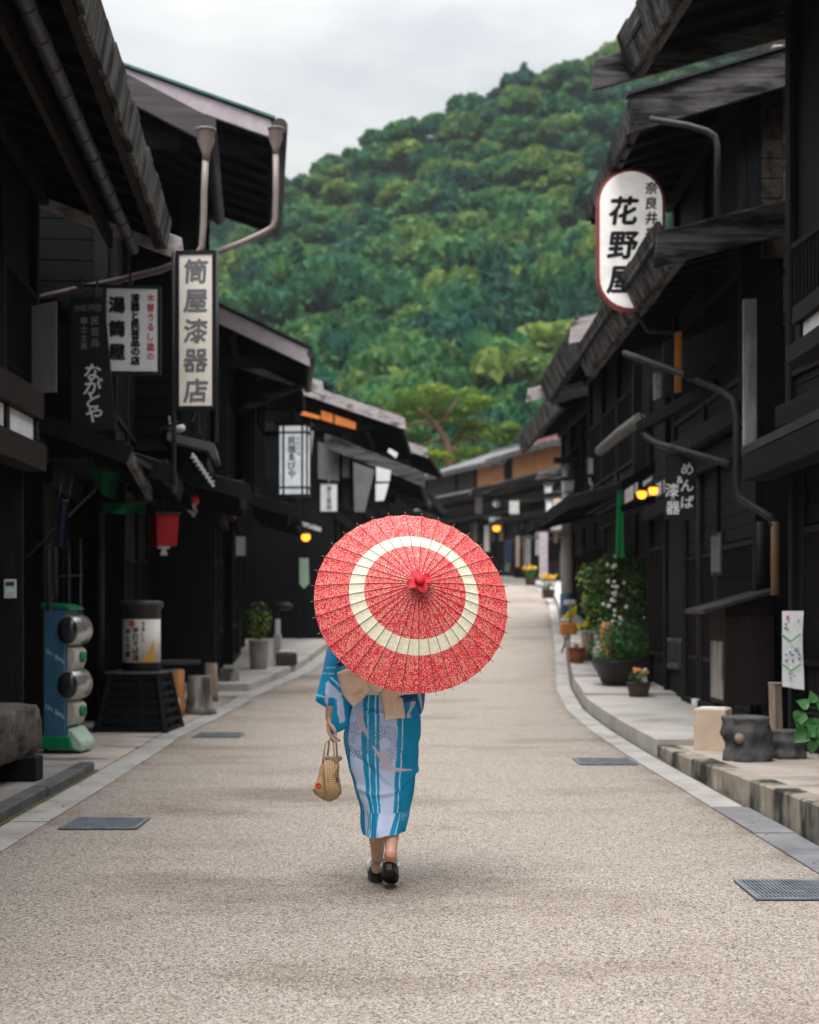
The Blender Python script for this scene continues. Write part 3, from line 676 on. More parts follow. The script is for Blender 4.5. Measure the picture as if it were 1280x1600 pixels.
# ---- left, first house: long eave with shingle fascia and gutter ------------------------------------------------
E1a, E1b = at(140, 0, 8.9), at(263, 372, 14.5)
yaw1 = math.atan2(-(E1b.x-E1a.x), E1b.y-E1a.y)
Lh1 = 12.0
h = place('town_house', 'nearest dark house at the left with shingled eave edge and gutter', 'L', (E1b.x, E1b.y, 5.2), yaw1, Lh1, 1.75, Lh1+.35)
h.shell(.45, 2.75, 1.75, h.eh_abs, .36, end1=.33)
h.facade(11)
h.fascia(-.4, Lh1+.30, 1.75, h.eh, .15, -.13, .05, .40)
h.barge(Lh1+.38, 1.75, h.eh, .36, h.vr, .24, .05, 'pale_wood_y', .17)
m = MB(); pts = [h.p(u, 1.75-.30, h.eh-.24) for u in np.linspace(-.4, Lh1-.1, 30)]
m.tube(pts, .055, 10)
for i in range(26): u = -.2+i*.46; m.tube([h.p(u, 1.45, h.eh-.24), h.p(u+.025, 1.45, h.eh-.24)], .063, 10)
m.build('gutter', 'gutter_dark', h.o)
m = MB(); m.bar(h.p(-.4, 1.25, h.eh-.20), h.p(Lh1-.3, 1.25, h.eh-.20), .05, .16); m.build('eave_beam', 'brown_wood_x', h.o)
house1 = h
# boxed transom of white paper panes under the lower eave, then the end of the lower roof
m = MB()
q = [at(0, 640, 12.3), at(48, 668, 12.9)]
# ---- left, second house: two gutters and downpipes ----------------------------------------------------------------
E2 = at(318, 192, 14.8); yaw2 = R(6.0)
h = place('town_house', 'dark house behind the long white vertical sign, with downpipe at its gable', 'L', E2, yaw2, 3.0, 1.75, -.35)
h.shell(.75, 2.9, 1.75, h.eh_abs, .49, end0=.35, end1=.2, roofmat='dark_metal')
h.facade(5); h.gable(0)
h.barge(-.35, 1.75, h.eh, .49, h.vr, .30, .05, 'grey_barge_y', .06, lift=.10)
h.lower_roof(2.75, 1.35, .30, .0, -.6, 3.0, bmat='dark_wood_v')
m = MB(); m.tube([h.p(u, 1.75+.06, h.eh-.02) for u in (-.42, 1, 2, 3.2)], .075, 10); m.build('gutter', 'gutter_dark', h.o)
house2 = h
h2b_E = at(428, 200, 17.3)
h = place('town_house', 'tall dark house with pale lavender barge board and green copper roof edge', 'L', h2b_E, yaw2, 3.9, 1.9, -.5)
h.shell(.9, 3.1, 1.9, h.eh_abs, .32, end0=.5, end1=.2, roofmat='dark_metal')
h.facade(8); h.gable(0)
h.barge(-.5, 1.9, h.eh, .32, h.vr, .22, .05, 'lavender_metal', .0, cap='copper_green', lift=.08)
m = MB(); m.tube([h.p(u, 1.9+.07, h.eh-.0) for u in (-.58, 1, 3, 4.1)], .10, 12); m.build('gutter', 'gutter_dark', h.o)
h.lower_roof(2.8, 1.5, .25, .0, .0, 3.9, bmat='dark_wood_v')
house2b = h
def pipe(house, pts, r, mat='pipe_pink', name='downpipe'):
    m = MB(); m.tube(W(house, [at(*p) for p in pts]), r, 12); return m.build(name, mat, house.o)
def hopper(house, px, py, Y, r=.10, mat='pipe_pink'):
    m = MB(); c = house.Mi @ at(px, py, Y)
    m.lathe([(r*1.05, 0), (r*1.1, .02), (r*.95, .0), (r*.95, -.10), (r*.45, -.22), (r*.40, -.30)], 14, c); return m.build('hopper', mat, house.o)
Y2 = 14.38
hopper(house2, 322, 205, Y2, .095)
pipe(house2, [(322, 235, Y2), (319, 300, Y2), (318, 350, Y2), (316, 385, Y2), (309, 397, Y2), (296, 404, Y2), (250, 422, Y2+.15), (190, 437, Y2+.3), (120, 452, Y2+.45), (60, 466, Y2+.6)], .034)
hopper(house2b, 431, 203, 16.75, .09)
pipe(house2b, [(431, 232, 16.75), (431, 300, 16.75), (430, 342, 16.75), (427, 354, 16.75), (415, 362, 16.75), (385, 376, 16.7), (352, 389, 16.6), (330, 398, 16.5), (300, 408, 16.5)], .036)
# ---- left, third house ------------------------------------------------------------------------------------------
E3 = at(480, 552, 22.0)
h = place('town_house', 'dark house with long pale barge board above the white lantern sign', 'L', E3, R(5), 2.9, 1.5, -.4)
h.shell(.2, 2.8, 1.5, h.eh_abs, .46, end0=.4, end1=.2, roofmat='dark_metal')
h.facade(21); h.gable(0)
h.barge(-.4, 1.5, h.eh, .46, h.vr, .27, .05, 'lavender_metal', .05, cap='dark_metal', lift=.08)
h.lower_roof(2.7, 1.25, .28, .0, -.3, 2.9, bmat='dark_wood_v')
m = MB(); m.tube([h.p(u, 1.56, h.eh-.02) for u in (-.45, 1, 3)], .07, 8); m.build('gutter', 'gutter_dark', h.o)
house3 = h
m = MB(); h.box(m, (-.02, .21, 3.0-h.c.z), (2.9, .285, 3.34-h.c.z)); lt = m.build('lit_transom', 'brown_wood_x', h.o)
for k in range(3):
    m = MB(); h.box(m, (.12+k*.93, .287, 3.06-h.c.z), (.92+k*.93, .292, 3.27-h.c.z)); m.build('lit_pane', 'lit_amber', lt)
E3b = at(470, 590, 25.2)
h = place('town_house', 'dark house with weathered white barge board next above the lit amber transom', 'L', E3b, R(3), 3.6, 1.3, -.4)
h.shell(.4, 2.7, 1.3, h.eh_abs, .32, end0=.4, end1=.2)
h.facade(22); h.gable(0)
h.barge(-.4, 1.3, h.eh, .32, h.vr, .25, .06, 'pale_wood_y', .42, lift=.06)
h.lower_roof(2.6, 1.2, .28, .0, -.3, 3.6)
m = MB(); m.bar(h.p(-.5, 1.45, h.eh-.1), h.p(-.5, .2, h.eh-.62), .07, .1); m.build('strut', 'grey_wood_y', h.o)
house3b = h
E4 = at(626, 655, 30.2)
h = place('town_house', 'long low dark house with amber lit transom and grey plaster gable panels', 'L', E4, R(-2), 6.4, 1.6, -.4)
h.shell(.5, 2.75, 1.6, h.eh_abs, .345, end0=.4, end1=.3)
h.facade(23); h.gable(0)
h.barge(-.4, 1.6, h.eh, .345, h.vr, .25, .06, 'pale_wood_y', .12, lift=.06)
lr = h.lower_roof(3.35, 2.0, .40, .0, -.55, 6.4, bmat='grey_wood_y', bh=.30)
house4 = h
E5 = at(664, 703, 38.5)
h = place('town_house', 'small dark house with pale barge board beyond the amber transom', 'L', E5, R(-5), 7, 1.4, -.4)
h.shell(.4, 2.7, 1.4, h.eh_abs, .36, end0=.4, end1=.3)
h.facade(24); h.gable(0); h.barge(-.4, 1.4, h.eh, .36, h.vr, .25, .06, 'pale_wood_y', .1)
h.lower_roof(2.9, 1.5, .34, .0, -.4, 7)
h5 = h
E = at(655, 742, 46.5)
h = place('town_house', 'far grey roofed house at the left, low behind the parasol', 'L', E, R(9), 15, 1.3, -.4)
h.shell(.4, 2.7, 1.3, h.eh_abs, .36, end0=.4, end1=.3, roofmat='slate_roof')
h.facade(30); h.barge(-.4, 1.3, h.eh, .36, h.vr, .25, .06, 'pale_wood_y', .1); h.lower_roof(2.6, 1.4, .34, .0, -.4, 15, mat='slate_roof')

# ---- right, first house -------------------------------------------------------------------------------------------
ER1 = at(968, 90, 13.6); yr1 = R(4.5)
LR1 = 11.0
h = place('town_house', 'nearest dark house at the right, its eave edge of weathered shingles high up', 'R', ER1, yr1, LR1, 1.55, LR1+.75)
h.shell(.12, 2.9, 1.55, h.eh_abs, .30, end1=.72, wmat='dark_wood_v')
h.facade(40)
h.fascia(-.4, LR1+.70, 1.55, h.eh, .17, -.20, .13, .42)
h.barge(LR1+.78, 1.55, h.eh, .30, h.vr, .30, .05, 'grey_wood_y', .27)
house_r1 = h
# ---- right, second house: upper barge, broad lower roof --------------------------------------------------------
ER2 = at(996, 165, 14.5)
LR2 = 3.5
h = place('town_house', 'dark house with two big weathered barge boards behind the oval white sign', 'R', (ER2.x, ER2.y, ER2.z), R(0), LR2+.4, 1.35, -.3)
h.shell(.15, 3.2, 1.35, h.eh_abs, .30, end0=.3, end1=.1, wmat='dark_wood_v')
h.facade(41); 
h.barge(-.3, 1.35, h.eh, .30, h.vr, .37, .06, 'grey_wood_y', .10, lift=.10, cap='pipe_grey')
h.fascia(-.29, LR2-.05+.3, 1.35, h.eh, .16, -.03, .05, .5)
m = MB()                                                      # boarded gable wall under the barge
w_ = 4.9
while w_ < h.eh+1.0:
    h.box(m, (-.05, -.75, w_+.006), (-.001+rnd.uniform(-.01, 0), .02, w_+.20)); w_ += .206
m.build('gable_boards', 'weathered_brown_x', h.o)
m = MB(); h.box(m, (-.09, -.28, 4.2), (-.051, -.20, h.eh+.5)); m.build('post', 'grey_wood_x', h.o)
m = MB(); h.box(m, (-.32, -.30, h.eh+.40), (-.02, -.02, h.eh+.62)); m.build('purlin', 'pale_wood_y', h.o, bevel=.02)
Rl = at(1030, 372, 14.05)
uu, vv, ww_ = h.loc(Rl)
lr2 = h.lower_roof(ww_, vv, .25, -.1, uu, uu+6.9, bmat='grey_wood_y', bh=.34, barges=(True, False), fascia=False, tip=.06)
h.fascia(uu+.02, uu+6.9, vv, ww_, .17, -.22, .18, .5, parent=lr2)
house_r2 = h
# ---- right, third house ---------------------------------------------------------------------------------------
ER3 = at(905, 505, 21.6)
h = place('town_house', 'dark house with slate topped roof and white weathered barge end beyond the oval sign', 'R', ER3, R(0), 5.6, 1.25, -.3)
h.shell(.3, 2.9, 1.25, h.eh_abs, .26, end0=.3, end1=.3, roofmat='slate_roof')
h.facade(43)
h.barge(-.3, 1.25, h.eh, .26, h.vr, .34, .06, 'pale_wood_y', .16, lift=.06)
h.barge(5.95, 1.25, h.eh, .26, h.vr, .26, .06, 'pale_wood_y', .30)
h.fascia(-.29, 5.85, 1.25, h.eh, .12, -.28, .16, .5)
h.lower_roof(2.75, 1.3, .26, .0, -.2, 5.6, bmat='dark_wood_v')
house_r3 = h
E = at(868, 605, 29.0)
h = place('town_house', 'dark low house with deep shaded eave behind the utility pole', 'R', E, R(1), 7.5, 1.45, -.3)
h.shell(.3, 2.8, 1.45, h.eh_abs-.15, .3, end0=.3, end1=.3)
h.facade(44); h.gable(0); h.barge(-.3, 1.45, h.eh, .3, h.vr, .26, .06, 'dark_wood_v', .1); h.fascia(-.29, 7.7, 1.45, h.eh, .12, -.3, .1, .6)
h.lower_roof(2.6, 1.3, .3, .0, -.2, 7.5, bmat='dark_wood_v')
house_r4 = h
FARH = []
for i, (px, py, Y, yw, L_, wm, lab) in enumerate([
        (862, 692, 54, 17, 7.0, 'plaster_orange', 'house with red roof ridge and wide orange plaster wall up the street'),
        (766, 724, 62.5, 22, 9.6, 'plaster_orange', 'far house with slate roof and small orange wall panel above the parasol'),
        (700, 758, 74, 26, 9, 'plaster_grey', 'far house with slate roofs at the road bend, below the garden pine'),
        (640, 782, 86, 30, 10, 'plaster_grey', 'farthest grey roofed house at the bend, behind the parasol top')]):
    E = at(px, py, Y)
    h = place('town_house', lab, 'R', E, R(yw), L_, 1.25, .0, D=7)
    low = h.eh_abs-1.15
    h.shell(.3, low-.1, 1.25, h.eh_abs, .34, end0=.2, end1=.3, roofmat='slate_roof', wmat='far_wood')
    h.facade(50+i, upper=False)
    h.fascia(-.2, L_+.25, 1.25, h.eh, .12, -.10, .05, .8, 'slate_roof', under=False)
    h.lower_roof(low-.15, 1.9, .32, .2, -.3, L_+.2, mat='slate_roof', bmat='grey_wood_y')
    h.boards(.02, .5, low+.35, h.eh+.25, .303, 'dark_wood_v', .2, 'board_wall')
    m = MB(); h.box(m, (.52, .303, low+.30), (L_*(.93 if i == 0 else .35), .325, h.eh+.28)); m.build('plaster_wall', wm, h.o)
    h.posts([L_*(.95 if i == 0 else .37), L_*(.99 if i == 0 else .6), L_-.1], low+.2, h.eh+.3, .304)
    u = .3; cyc = ['far_wood', 'dark_wood_v', 'plaster_grey', 'far_tan', 'dark_wood_v', 'far_wood', 'plaster_white', 'dark_wood_v', 'log_grey']; k_ = i*2
    while u < L_-.3:                                          # shop fronts: screens, curtains and boards of every shade
        wd_ = rnd.uniform(.22, .62); z0, z1 = rnd.choice([(.1, 2.2), (.6, 2.0), (1.1, 2.3), (.1, 1.2), (1.5, 2.5)]); mt = cyc[k_ % 9]; k_ += 1
        m = MB(); h.box(m, (u, .08, z0), (u+wd_, .11+rnd.uniform(0, .05), z1)); m.build('shop_curtain' if 'plaster' in mt else 'screen_panel', mt, h.o); u += wd_+rnd.uniform(.06, .3)
    h.lower_roof(2.55, 1.2, .3, .05, .4, L_-.3, mat='slate_roof', bmat='far_wood')
    m = MB(); h.box(m, (.2, .30, low-.75), (L_-.2, .33, low-.35)); m.build('eave_screen', 'far_wood', h.o)
    h.barge(-.2, 1.25, h.eh, .34, h.vr, .28, .05, 'grey_wood_y', .1)
    if i == 0:
        m = MB(); h.prism(m, [(-.4, h.eh+1.65*.34+.10), (-.4, h.eh+1.65*.34+.34), (-.62, h.eh+1.87*.34+.36), (-.62, h.eh+1.87*.34+.10)], -.1, L_*.8); m.build('roof_ridge', 'red_roof', h.o)
    FARH.append(h)

# ------------------------------------------------------------------ details that belong to the houses
def hb(h, mb, name, mat, parent=None, bevel=0):
    """mesh given in world coordinates, stored in the house's own frame"""
    mb.v = [tuple(h.Mi @ Vector(p)) for p in mb.v]
    return mb.build(name, mat, parent or h.o, bevel)
def panel_px(h, pts, Y, name, mat, th=.03, parent=None):
    m = MB(); m.prism([at(x, y, Y) for x, y in pts], (0, th, 0)); return hb(h, m, name, mat, parent)
# first left house: paper transom box above the shop front
m = MB(); m.box((-3.30, 6.0, 3.02), (-3.12, 12.15, 3.26)); m.box((-3.30, 6.0, 2.58), (-3.10, 12.15, 2.80))
for y in (7.2, 8.0, 8.8, 9.6, 10.4, 11.18, 12.06): m.box((-3.27, y-.04, 2.80), (-3.15, y+.04, 3.02))
f = hb(house1, m, 'transom_box', 'brown_wood_x', bevel=.006)
for y in (7.6, 8.4, 9.2, 10.0, 10.79, 11.62):
    m = MB(); m.box((-3.25, y-.36, 2.81), (-3.18, y+.40, 3.01)); hb(house1, m, 'paper_pane', 'shoji', f)
for y in (7, 9.5, 12.0):
    m = MB(); m.box((-4.2, y-.06, 2.95), (-3.29, y+.06, 3.08)); hb(house1, m, 'bracket', 'dark_wood_x', f)
panel_px(house1, [(50, 478), (88, 470), (88, 612), (50, 614)], 13.2, 'shutter_panel', 'plaster_grey')
m = MB(); tube_px(m, [(76, 850, 13.4), (76, 955, 13.4)], .022); hb(house1, m, 'wall_pipe', 'pipe_grey')
m = MB(); tube_px(m, [(86, 855, 13.5), (86, 930, 13.5)], .02); hb(house1, m, 'wall_pipe', 'pipe_grey')
m = MB(); tube_px(m, [(158, 800, 15.6), (158, 1112, 16.6)], .04); hb(house2, m, 'downpipe', 'pipe_grey')
# lower roof end over the first shop, seen from the side
m = MB()
a, b_ = at(55, 655, 13.3), at(203, 712, 13.3)
m.bar(a, b_, .05, .17); hb(house2, m, 'lower_barge_board', 'dark_wood_x')
m = MB(); m.bar(at(203, 716, 13.3), at(234, 772, 15.4), .06, .12); hb(house2, m, 'lower_eave_edge', 'grey_wood_x')
m = MB(); m.prism([at(52, 648, 13.34), at(204, 707, 13.34), at(204, 716, 13.34), at(52, 660, 13.34)], (0, 2.2, 0)); hb(house2, m, 'shop_canopy', 'dark_metal')
# right, first house
m = MB(); m.box((3.02, 5.5, 3.36), (3.22, 11.42, 3.50)); m.box((3.04, 5.5, 3.66), (3.22, 11.3, 3.80))
for y in (6.6, 7.8, 9.0, 10.1, 11.22): m.box((3.06, y-.05, 3.50), (3.2, y+.05, 3.66))
f = hb(house_r1, m, 'transom_box', 'dark_wood_x', bevel=.006)
for y in (7.2, 8.4, 9.55, 10.66):
    m = MB(); m.box((3.09, y-.50, 3.51), (3.16, y+.50, 3.65)); hb(house_r1, m, 'paper_pane', 'shoji', f)
for y in (6.5, 9, 11.2):
    m = MB(); m.box((3.2, y-.06, 3.55), (3.85, y+.06, 3.68)); hb(house_r1, m, 'bracket', 'dark_wood_x', f)
m = MB(); m.box((3.16, 7.5, 2.62), (3.42, 13.5, 2.86)); hb(house_r1, m, 'lower_eave_beam', 'shaded_wood_x', bevel=.01)
m = MB(); m.prism([(3.16, 7.5, 2.87), (3.16, 7.5, 2.95), (3.7, 7.5, 3.12), (3.7, 7.5, 3.04)], (0, 6.05, 0)); hb(house_r1, m, 'lower_roof', 'dark_metal')
m = MB(); m.box((3.18, 13.52, 2.80), (3.30, 13.58, 4.36)); wood('white_board', (.30, .30, .31), (.62, .61, .62), 'z', .7, dirt=((2, 2, .55), (.12, .125, .125), .40, .60)); hb(house_r1, m, 'white_post_board', 'white_board')
h = house_r1
m = MB(); h.box(m, (h.L-.02, -.12, -.3), (h.L+.07, .14, h.eh+.2)); m.build('corner_post', 'dark_wood_v', h.o, bevel=.01)
# right, second house: annex under the broad roof, shutter with vents, pipes, boards
h = house_r2
m = MB(); h.prism(m, [(0, -.6), (0, 4.9), (-3.5, 5.7), (-3.5, -.6)], h.L+.004, h.L+2.9); m.build('annex_wall', 'dark_wood_v', h.o)
h.posts([h.L+.1, h.L+1.4, h.L+2.8], -.3, 4.7, .003); h.beam(h.L, h.L+2.9, 2.7, .08, .2)
h.boards(h.L+.2, h.L+1.3, .9, 2.55, .004, 'brown_wood_v', .28, 'shutter')
m = MB(); h.box(m, (h.L+.2, .004, .45), (h.L+1.3, .05, .88))
v = m.build('vent_box', 'grey_wood_x', h.o)
m = MB()
for k in range(4): h.box(m, (h.L+.26+k*.26, .052, .55), (h.L+.46+k*.26, .06, .82))
m.build('vent_slots', 'dark_metal', v)
h.lattice(h.L+1.5, h.L+2.7, .6, 2.2, .004)
lt = MB(); h.box(lt, (h.L+.2, .004, 2.86), (h.L+2.8, .07, 3.3)); lt = lt.build('transom', 'dark_wood_x', h.o)
m = MB()
for k in (0, .62, 1.3): h.box(m, (h.L+1.0+k, .072, 2.92), (h.L+1.0+k+rnd.uniform(.3, .5), .078, 3.10))
m.build('paper_pane', 'shoji', lt)
m = MB(); tube_px(m, [(976, 552, 16.6), (1000, 560, 16.3), (1060, 582, 15.6), (1130, 612, 14.9), (1147, 625, 14.6), (1151, 650, 14.5), (1151, 760, 14.4), (1156, 778, 14.4), (1185, 797, 14.1), (1204, 808, 14.0), (1210, 822, 13.95)], .038); hb(h, m, 'downpipe', 'pipe_grey')
m = MB(); tube_px(m, [(1211, 815, 13.95), (1211, 930, 13.95)], .04); hb(h, m, 'bamboo_pipe', 'pipe_brown')
m = MB(); tube_px(m, [(1188, 815, 14.6), (1188, 915, 14.6)], .04); hb(h, m, 'downpipe', 'pipe_grey')
m = MB(); tube_px(m, [(999, 648, 16.3), (1003, 668, 16.2), (1012, 684, 16.1), (1026, 693, 15.9), (1080, 708, 15.2), (1142, 726, 14.5)], .04); hb(h, m, 'downpipe', 'pipe_grey')
noise_mat('rough_gutter', [(.3, (.06, .062, .06)), (.7, (.22, .22, .21))], (14, 14, 14), 6, .8, .4, bdist=.02)
m = MB(); tube_px(m, [(1000, 655, 16.3), (968, 678, 18.0), (938, 704, 20.0)], .075); hb(h, m, 'gutter', 'rough_gutter')
m = MB(); tube_px(m, [(1093, 715, 17.6), (1093, 1098, 17.9)], .042); hb(h, m, 'downpipe', 'pipe_grey')
m = MB(); tube_px(m, [(1090, 1092, 17.85), (1090, 1112, 17.85)], .075, 12); hb(h, m, 'pipe_base', 'plaster_white')
panel_px(h, [(1068, 532), (1145, 497), (1145, 546), (1085, 592), (1068, 592)], 15.2, 'wind_board', 'brown_wood_x')
panel_px(h, [(1055, 520), (1065, 517), (1065, 612), (1055, 614)], 16.3, 'lit_strip', 'amber_wood')
panel_px(h, [(1023, 582), (1033, 580), (1033, 620), (1023, 624)], 17.6, 'pale_post', 'pale_wood_y', .1)
panel_px(h, [(1036, 535), (1054, 525), (1054, 617), (1036, 620)], 17.0, 'upper_shutter', 'dark_metal')
panel_px(h, [(990, 570), (1003, 570), (1003, 655), (990, 655)], 17.6, 'roof_post', 'dark_wood_v', .1)
m = MB(); m.bar(at(1000, 668, 16.2), at(1120, 600, 15.3), .1, .12); hb(h, m, 'side_beam', 'dark_wood_x')
m = MB(); m.box((3.60, 16.4, 1.82), (3.64, 16.98, 2.32)); f = hb(h, m, 'notice_frame', 'dark_metal')
m = MB(); m.box((3.59, 16.44, 1.86), (3.599, 16.94, 2.28)); hb(h, m, 'notice_sheet', 'plaster_grey', f)
panel_px(h, [(977, 766), (990, 757), (990, 780), (977, 787)], 19.3, 'lit_transom_pane', 'shoji', .04)
panel_px(h, [(993, 755), (997, 753), (997, 770), (993, 772)], 19.0, 'lit_transom_pane', 'shoji', .04)
panel_px(h, [(1006, 752), (1019, 744), (1019, 750), (1006, 760)], 18.6, 'lit_transom_pane', 'shoji', .04)
panel_px(h, [(970, 752), (1024, 722), (1024, 738), (970, 766)], 19.6, 'transom_beam', 'shaded_wood_x', .05)
panel_px(h, [(970, 790), (1024, 772), (1024, 786), (970, 800)], 19.6, 'transom_beam', 'shaded_wood_x', .05)
m = MB(); tube_px(m, [(1015, 186, 14.35), (1075, 196, 14.35), (1105, 205, 14.3), (1117, 213, 14.3), (1121, 228, 14.3), (1121, 350, 14.3)], .032); hb(h, m, 'downpipe', 'mullion_grey')
panel_px(house2, [(0, 0), (1, 0), (1, 1)], 14, 'x', 'shoji') if False else None
m = MB()
for x in (82, 108, 126): tube_px(m, [(x, 842, 14.25), (x, 1085, 14.25)], .013, 6)
for y in (902, 962, 1024): tube_px(m, [(66, y, 14.25), (130, y-3, 14.25)], .011, 6)
hb(house2, m, 'window_bars', 'mullion_grey')
# third left house: lit transoms along the street; fourth: amber glow under the barge board, plaster panels
f = None
h = house4
for pts in ([(502, 641), (520, 647), (520, 661), (502, 655)], [(523, 648), (556, 660), (556, 671), (523, 662)], [(470, 641), (500, 650), (500, 655), (470, 648)]):
    panel_px(h, pts, 30.42, 'lit_pane', 'lit_amber', .02)
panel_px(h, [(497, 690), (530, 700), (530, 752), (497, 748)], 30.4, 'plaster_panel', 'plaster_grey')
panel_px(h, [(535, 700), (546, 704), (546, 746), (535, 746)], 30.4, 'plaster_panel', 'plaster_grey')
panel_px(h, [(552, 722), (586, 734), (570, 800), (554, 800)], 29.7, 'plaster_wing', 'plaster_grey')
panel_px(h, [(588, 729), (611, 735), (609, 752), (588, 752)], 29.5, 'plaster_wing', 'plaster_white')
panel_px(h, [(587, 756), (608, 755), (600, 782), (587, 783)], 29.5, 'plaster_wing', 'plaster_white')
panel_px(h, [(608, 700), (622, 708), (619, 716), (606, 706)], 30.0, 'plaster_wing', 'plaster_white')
for x in (461, 475, 489):
    panel_px(h, [(x, 811+(x-461)*.33), (x+13, 815+(x-461)*.33), (x+13, 822+(x-461)*.33), (x, 818+(x-461)*.33)], 29.6, 'paper_pane', 'shoji')
panel_px(h, [(468, 872), (482, 872), (483, 912), (475, 920), (468, 912)], 29.4, 'door_strip', 'machine_mint', .02)
panel_px(house3b, [(484, 672), (490, 674), (486, 712), (484, 730)], 25.6, 'plaster_wing', 'plaster_white')

# ------------------------------------------------------------------ signs
def sign(name, label, px0, py0, px1, py1, Y, rz=0, frame='dark_wood_v', face='sign_white', fr=.035, th=.09, cat='sign', group=None):
    c = at((px0+px1)/2, (py0+py1)/2, Y); wd = (px1-px0)/FPX*Y; ht = (py1-py0)/FPX*Y
    o = empty(name, c, rz, label, cat, group)
    m = MB()
    m.box((-wd/2-fr, -th/2, -ht/2-fr), (-wd/2, th/2, ht/2+fr)); m.box((wd/2, -th/2, -ht/2-fr), (wd/2+fr, th/2, ht/2+fr))
    m.box((-wd/2, -th/2, ht/2), (wd/2, th/2, ht/2+fr)); m.box((-wd/2, -th/2, -ht/2-fr), (wd/2, th/2, -ht/2)); m.build('frame', frame, o, bevel=.004)
    m = MB(); m.box((-wd/2, -th/2+.015, -ht/2), (wd/2, th/2-.015, ht/2)); m.build('face', face, o)
    return o, wd, ht, -th/2+.013
def letters(o, mat, *cols):
    m = MB()
    for kw in cols: text(m, **kw)
    return m.build('lettering', mat, o, fix=False)
def bracket(o, pts, r=.018, mat='dark_metal'):
    m = MB(); Mi = (Matrix.Translation(o.location) @ Matrix.Rotation(o.rotation_euler[2], 4, 'Z')).inverted()
    m.tube([Mi @ Vector(p) for p in pts], r, 8); m.build('bracket', mat, o)

o, wd, ht, yf = sign('shop_sign', 'long vertical cream sign with grey brush writing, hanging beside the pink downpipe', 281, 398, 333, 635, 14.15, R(-4), 'dark_wood_v', 'sign_cream', .035)
st = 46.5/FPX*14.15
letters(o, 'ink_grey', dict(s='筒屋漆器店', x=0, z=ht/2-.17, size=.25, step=st, y=yf, bold=.007, slant=.06))
bracket(o, [at(338, 395, 14.15), at(338, 690, 14.15)], .025); bracket(o, [at(306, 640, 14.15)+Vector((0, .0, -.02)), at(300, 655, 14.5), at(250, 670, 15.2)], .02)
bracket(o, [at(272, 395, 14.2), at(272, 760, 14.2)], .025)
o, wd, ht, yf = sign('shop_sign', 'white square sign with three bold black characters and a red column of writing', 168, 452, 247, 581, 14.2, R(3), 'board_black', 'sign_white', .03)
letters(o, 'ink_black', dict(s='湯筒屋', x=-wd*.30, z=ht*.30, size=.165, step=ht*.285, y=yf, bold=.012), dict(s='漆器と民芸品の店', x=wd*.06, z=ht*.385, size=.092, step=ht*.108, y=yf, bold=.006))
letters(o, 'ink_red', dict(s='木曽うるし塗の', x=wd*.36, z=ht*.39, size=.085, step=ht*.118, y=yf, bold=.003))
bracket(o, [at(168, 446, 14.2), at(120, 446, 14.6)]); bracket(o, [at(205, 447, 14.2), at(205, 430, 14.35)])
# black banner board with slanting edge
c = at(146, 570, 13.75); o = empty('shop_sign', c, R(4), 'black hanging board with white brush hiragana down its middle, left of the white sign', 'sign')
k = 13.75/FPX
pts = [(-36, 105), (17, 105), (33, -70), (34, -102), (-34, -108)]
m = MB(); m.prism([(x*k, -.02, z*k) for x, z in pts], (0, .04, 0)); m.build('board', 'board_black', o, bevel=.006)
letters(o, 'ink_white', dict(s='ながとや', x=-.6*k, z=-12*k, size=.175, step=22*k, y=-.021, bold=.004, slant=.18, dx=.004))
letters(o, 'ink_faint', dict(s='民芸品', x=3*k, z=68*k, size=.085, step=17*k, y=-.021, bold=.002), dict(s='郷土土産', x=-14*k, z=68*k, size=.07, step=13*k, y=-.021, bold=.002), dict(s='宿', x=7*k, z=89*k, size=.08, step=1, y=-.021), dict(s='井', x=-3*k, z=89*k, size=.07, step=1, y=-.021), dict(s='良', x=-14*k, z=88*k, size=.07, step=1, y=-.021), dict(s='奈', x=-24*k, z=87*k, size=.07, step=1, y=-.021))
m = MB(); m.tube([(0, .0, 104*k), (0, .35, 150*k)], .012); m.tube([(-25*k, .0, 104*k), (-25*k, .35, 150*k)], .012); m.build('hanger', 'dark_metal', o)
# oval sign on the right
c = at(985, 377, 16.5); k = 16.5/FPX
o = empty('inn_sign', c, R(-2), 'tall white oval sign with dark red rim and black brush characters', 'sign')
def stadium(hw, hh, n=14):
    r = hw; P = []
    for i in range(n+1): a = math.pi*i/n; P.append((r*math.cos(a), hh-r+r*math.sin(a)))
    for i in range(n+1): a = math.pi+math.pi*i/n; P.append((r*math.cos(a), -hh+r+r*math.sin(a)))
    return P
hw, hh = 53*k, 111*k
m = MB(); m.prism([(x, -.07, z) for x, z in stadium(hw, hh)], (0, .14, 0)); m.build('rim', 'red_rim', o)
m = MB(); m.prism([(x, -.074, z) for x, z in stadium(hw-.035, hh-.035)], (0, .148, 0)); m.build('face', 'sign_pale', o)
letters(o, 'ink_black', dict(s='花野屋', x=-.085, z=.335, size=.345, step=.40, y=-.076, bold=.012, slant=.14, dx=-.008), dict(s='奈良井宿 御宿', x=.235, z=.595, size=.15, step=.175, y=-.076, bold=.005, slant=.10))
m = MB(); m.tube([(0, 0, hh-.01), (.02, 0, hh+.05), (.9, .1, hh+.16)], .015); m.build('bracket', 'dark_metal', o)
m = MB(); m.tube([(.05, .0, -hh+.02), (.2, .0, -hh-.22), (.75, .05, -hh-.25)], .025); m.build('bracket', 'dark_metal', o)
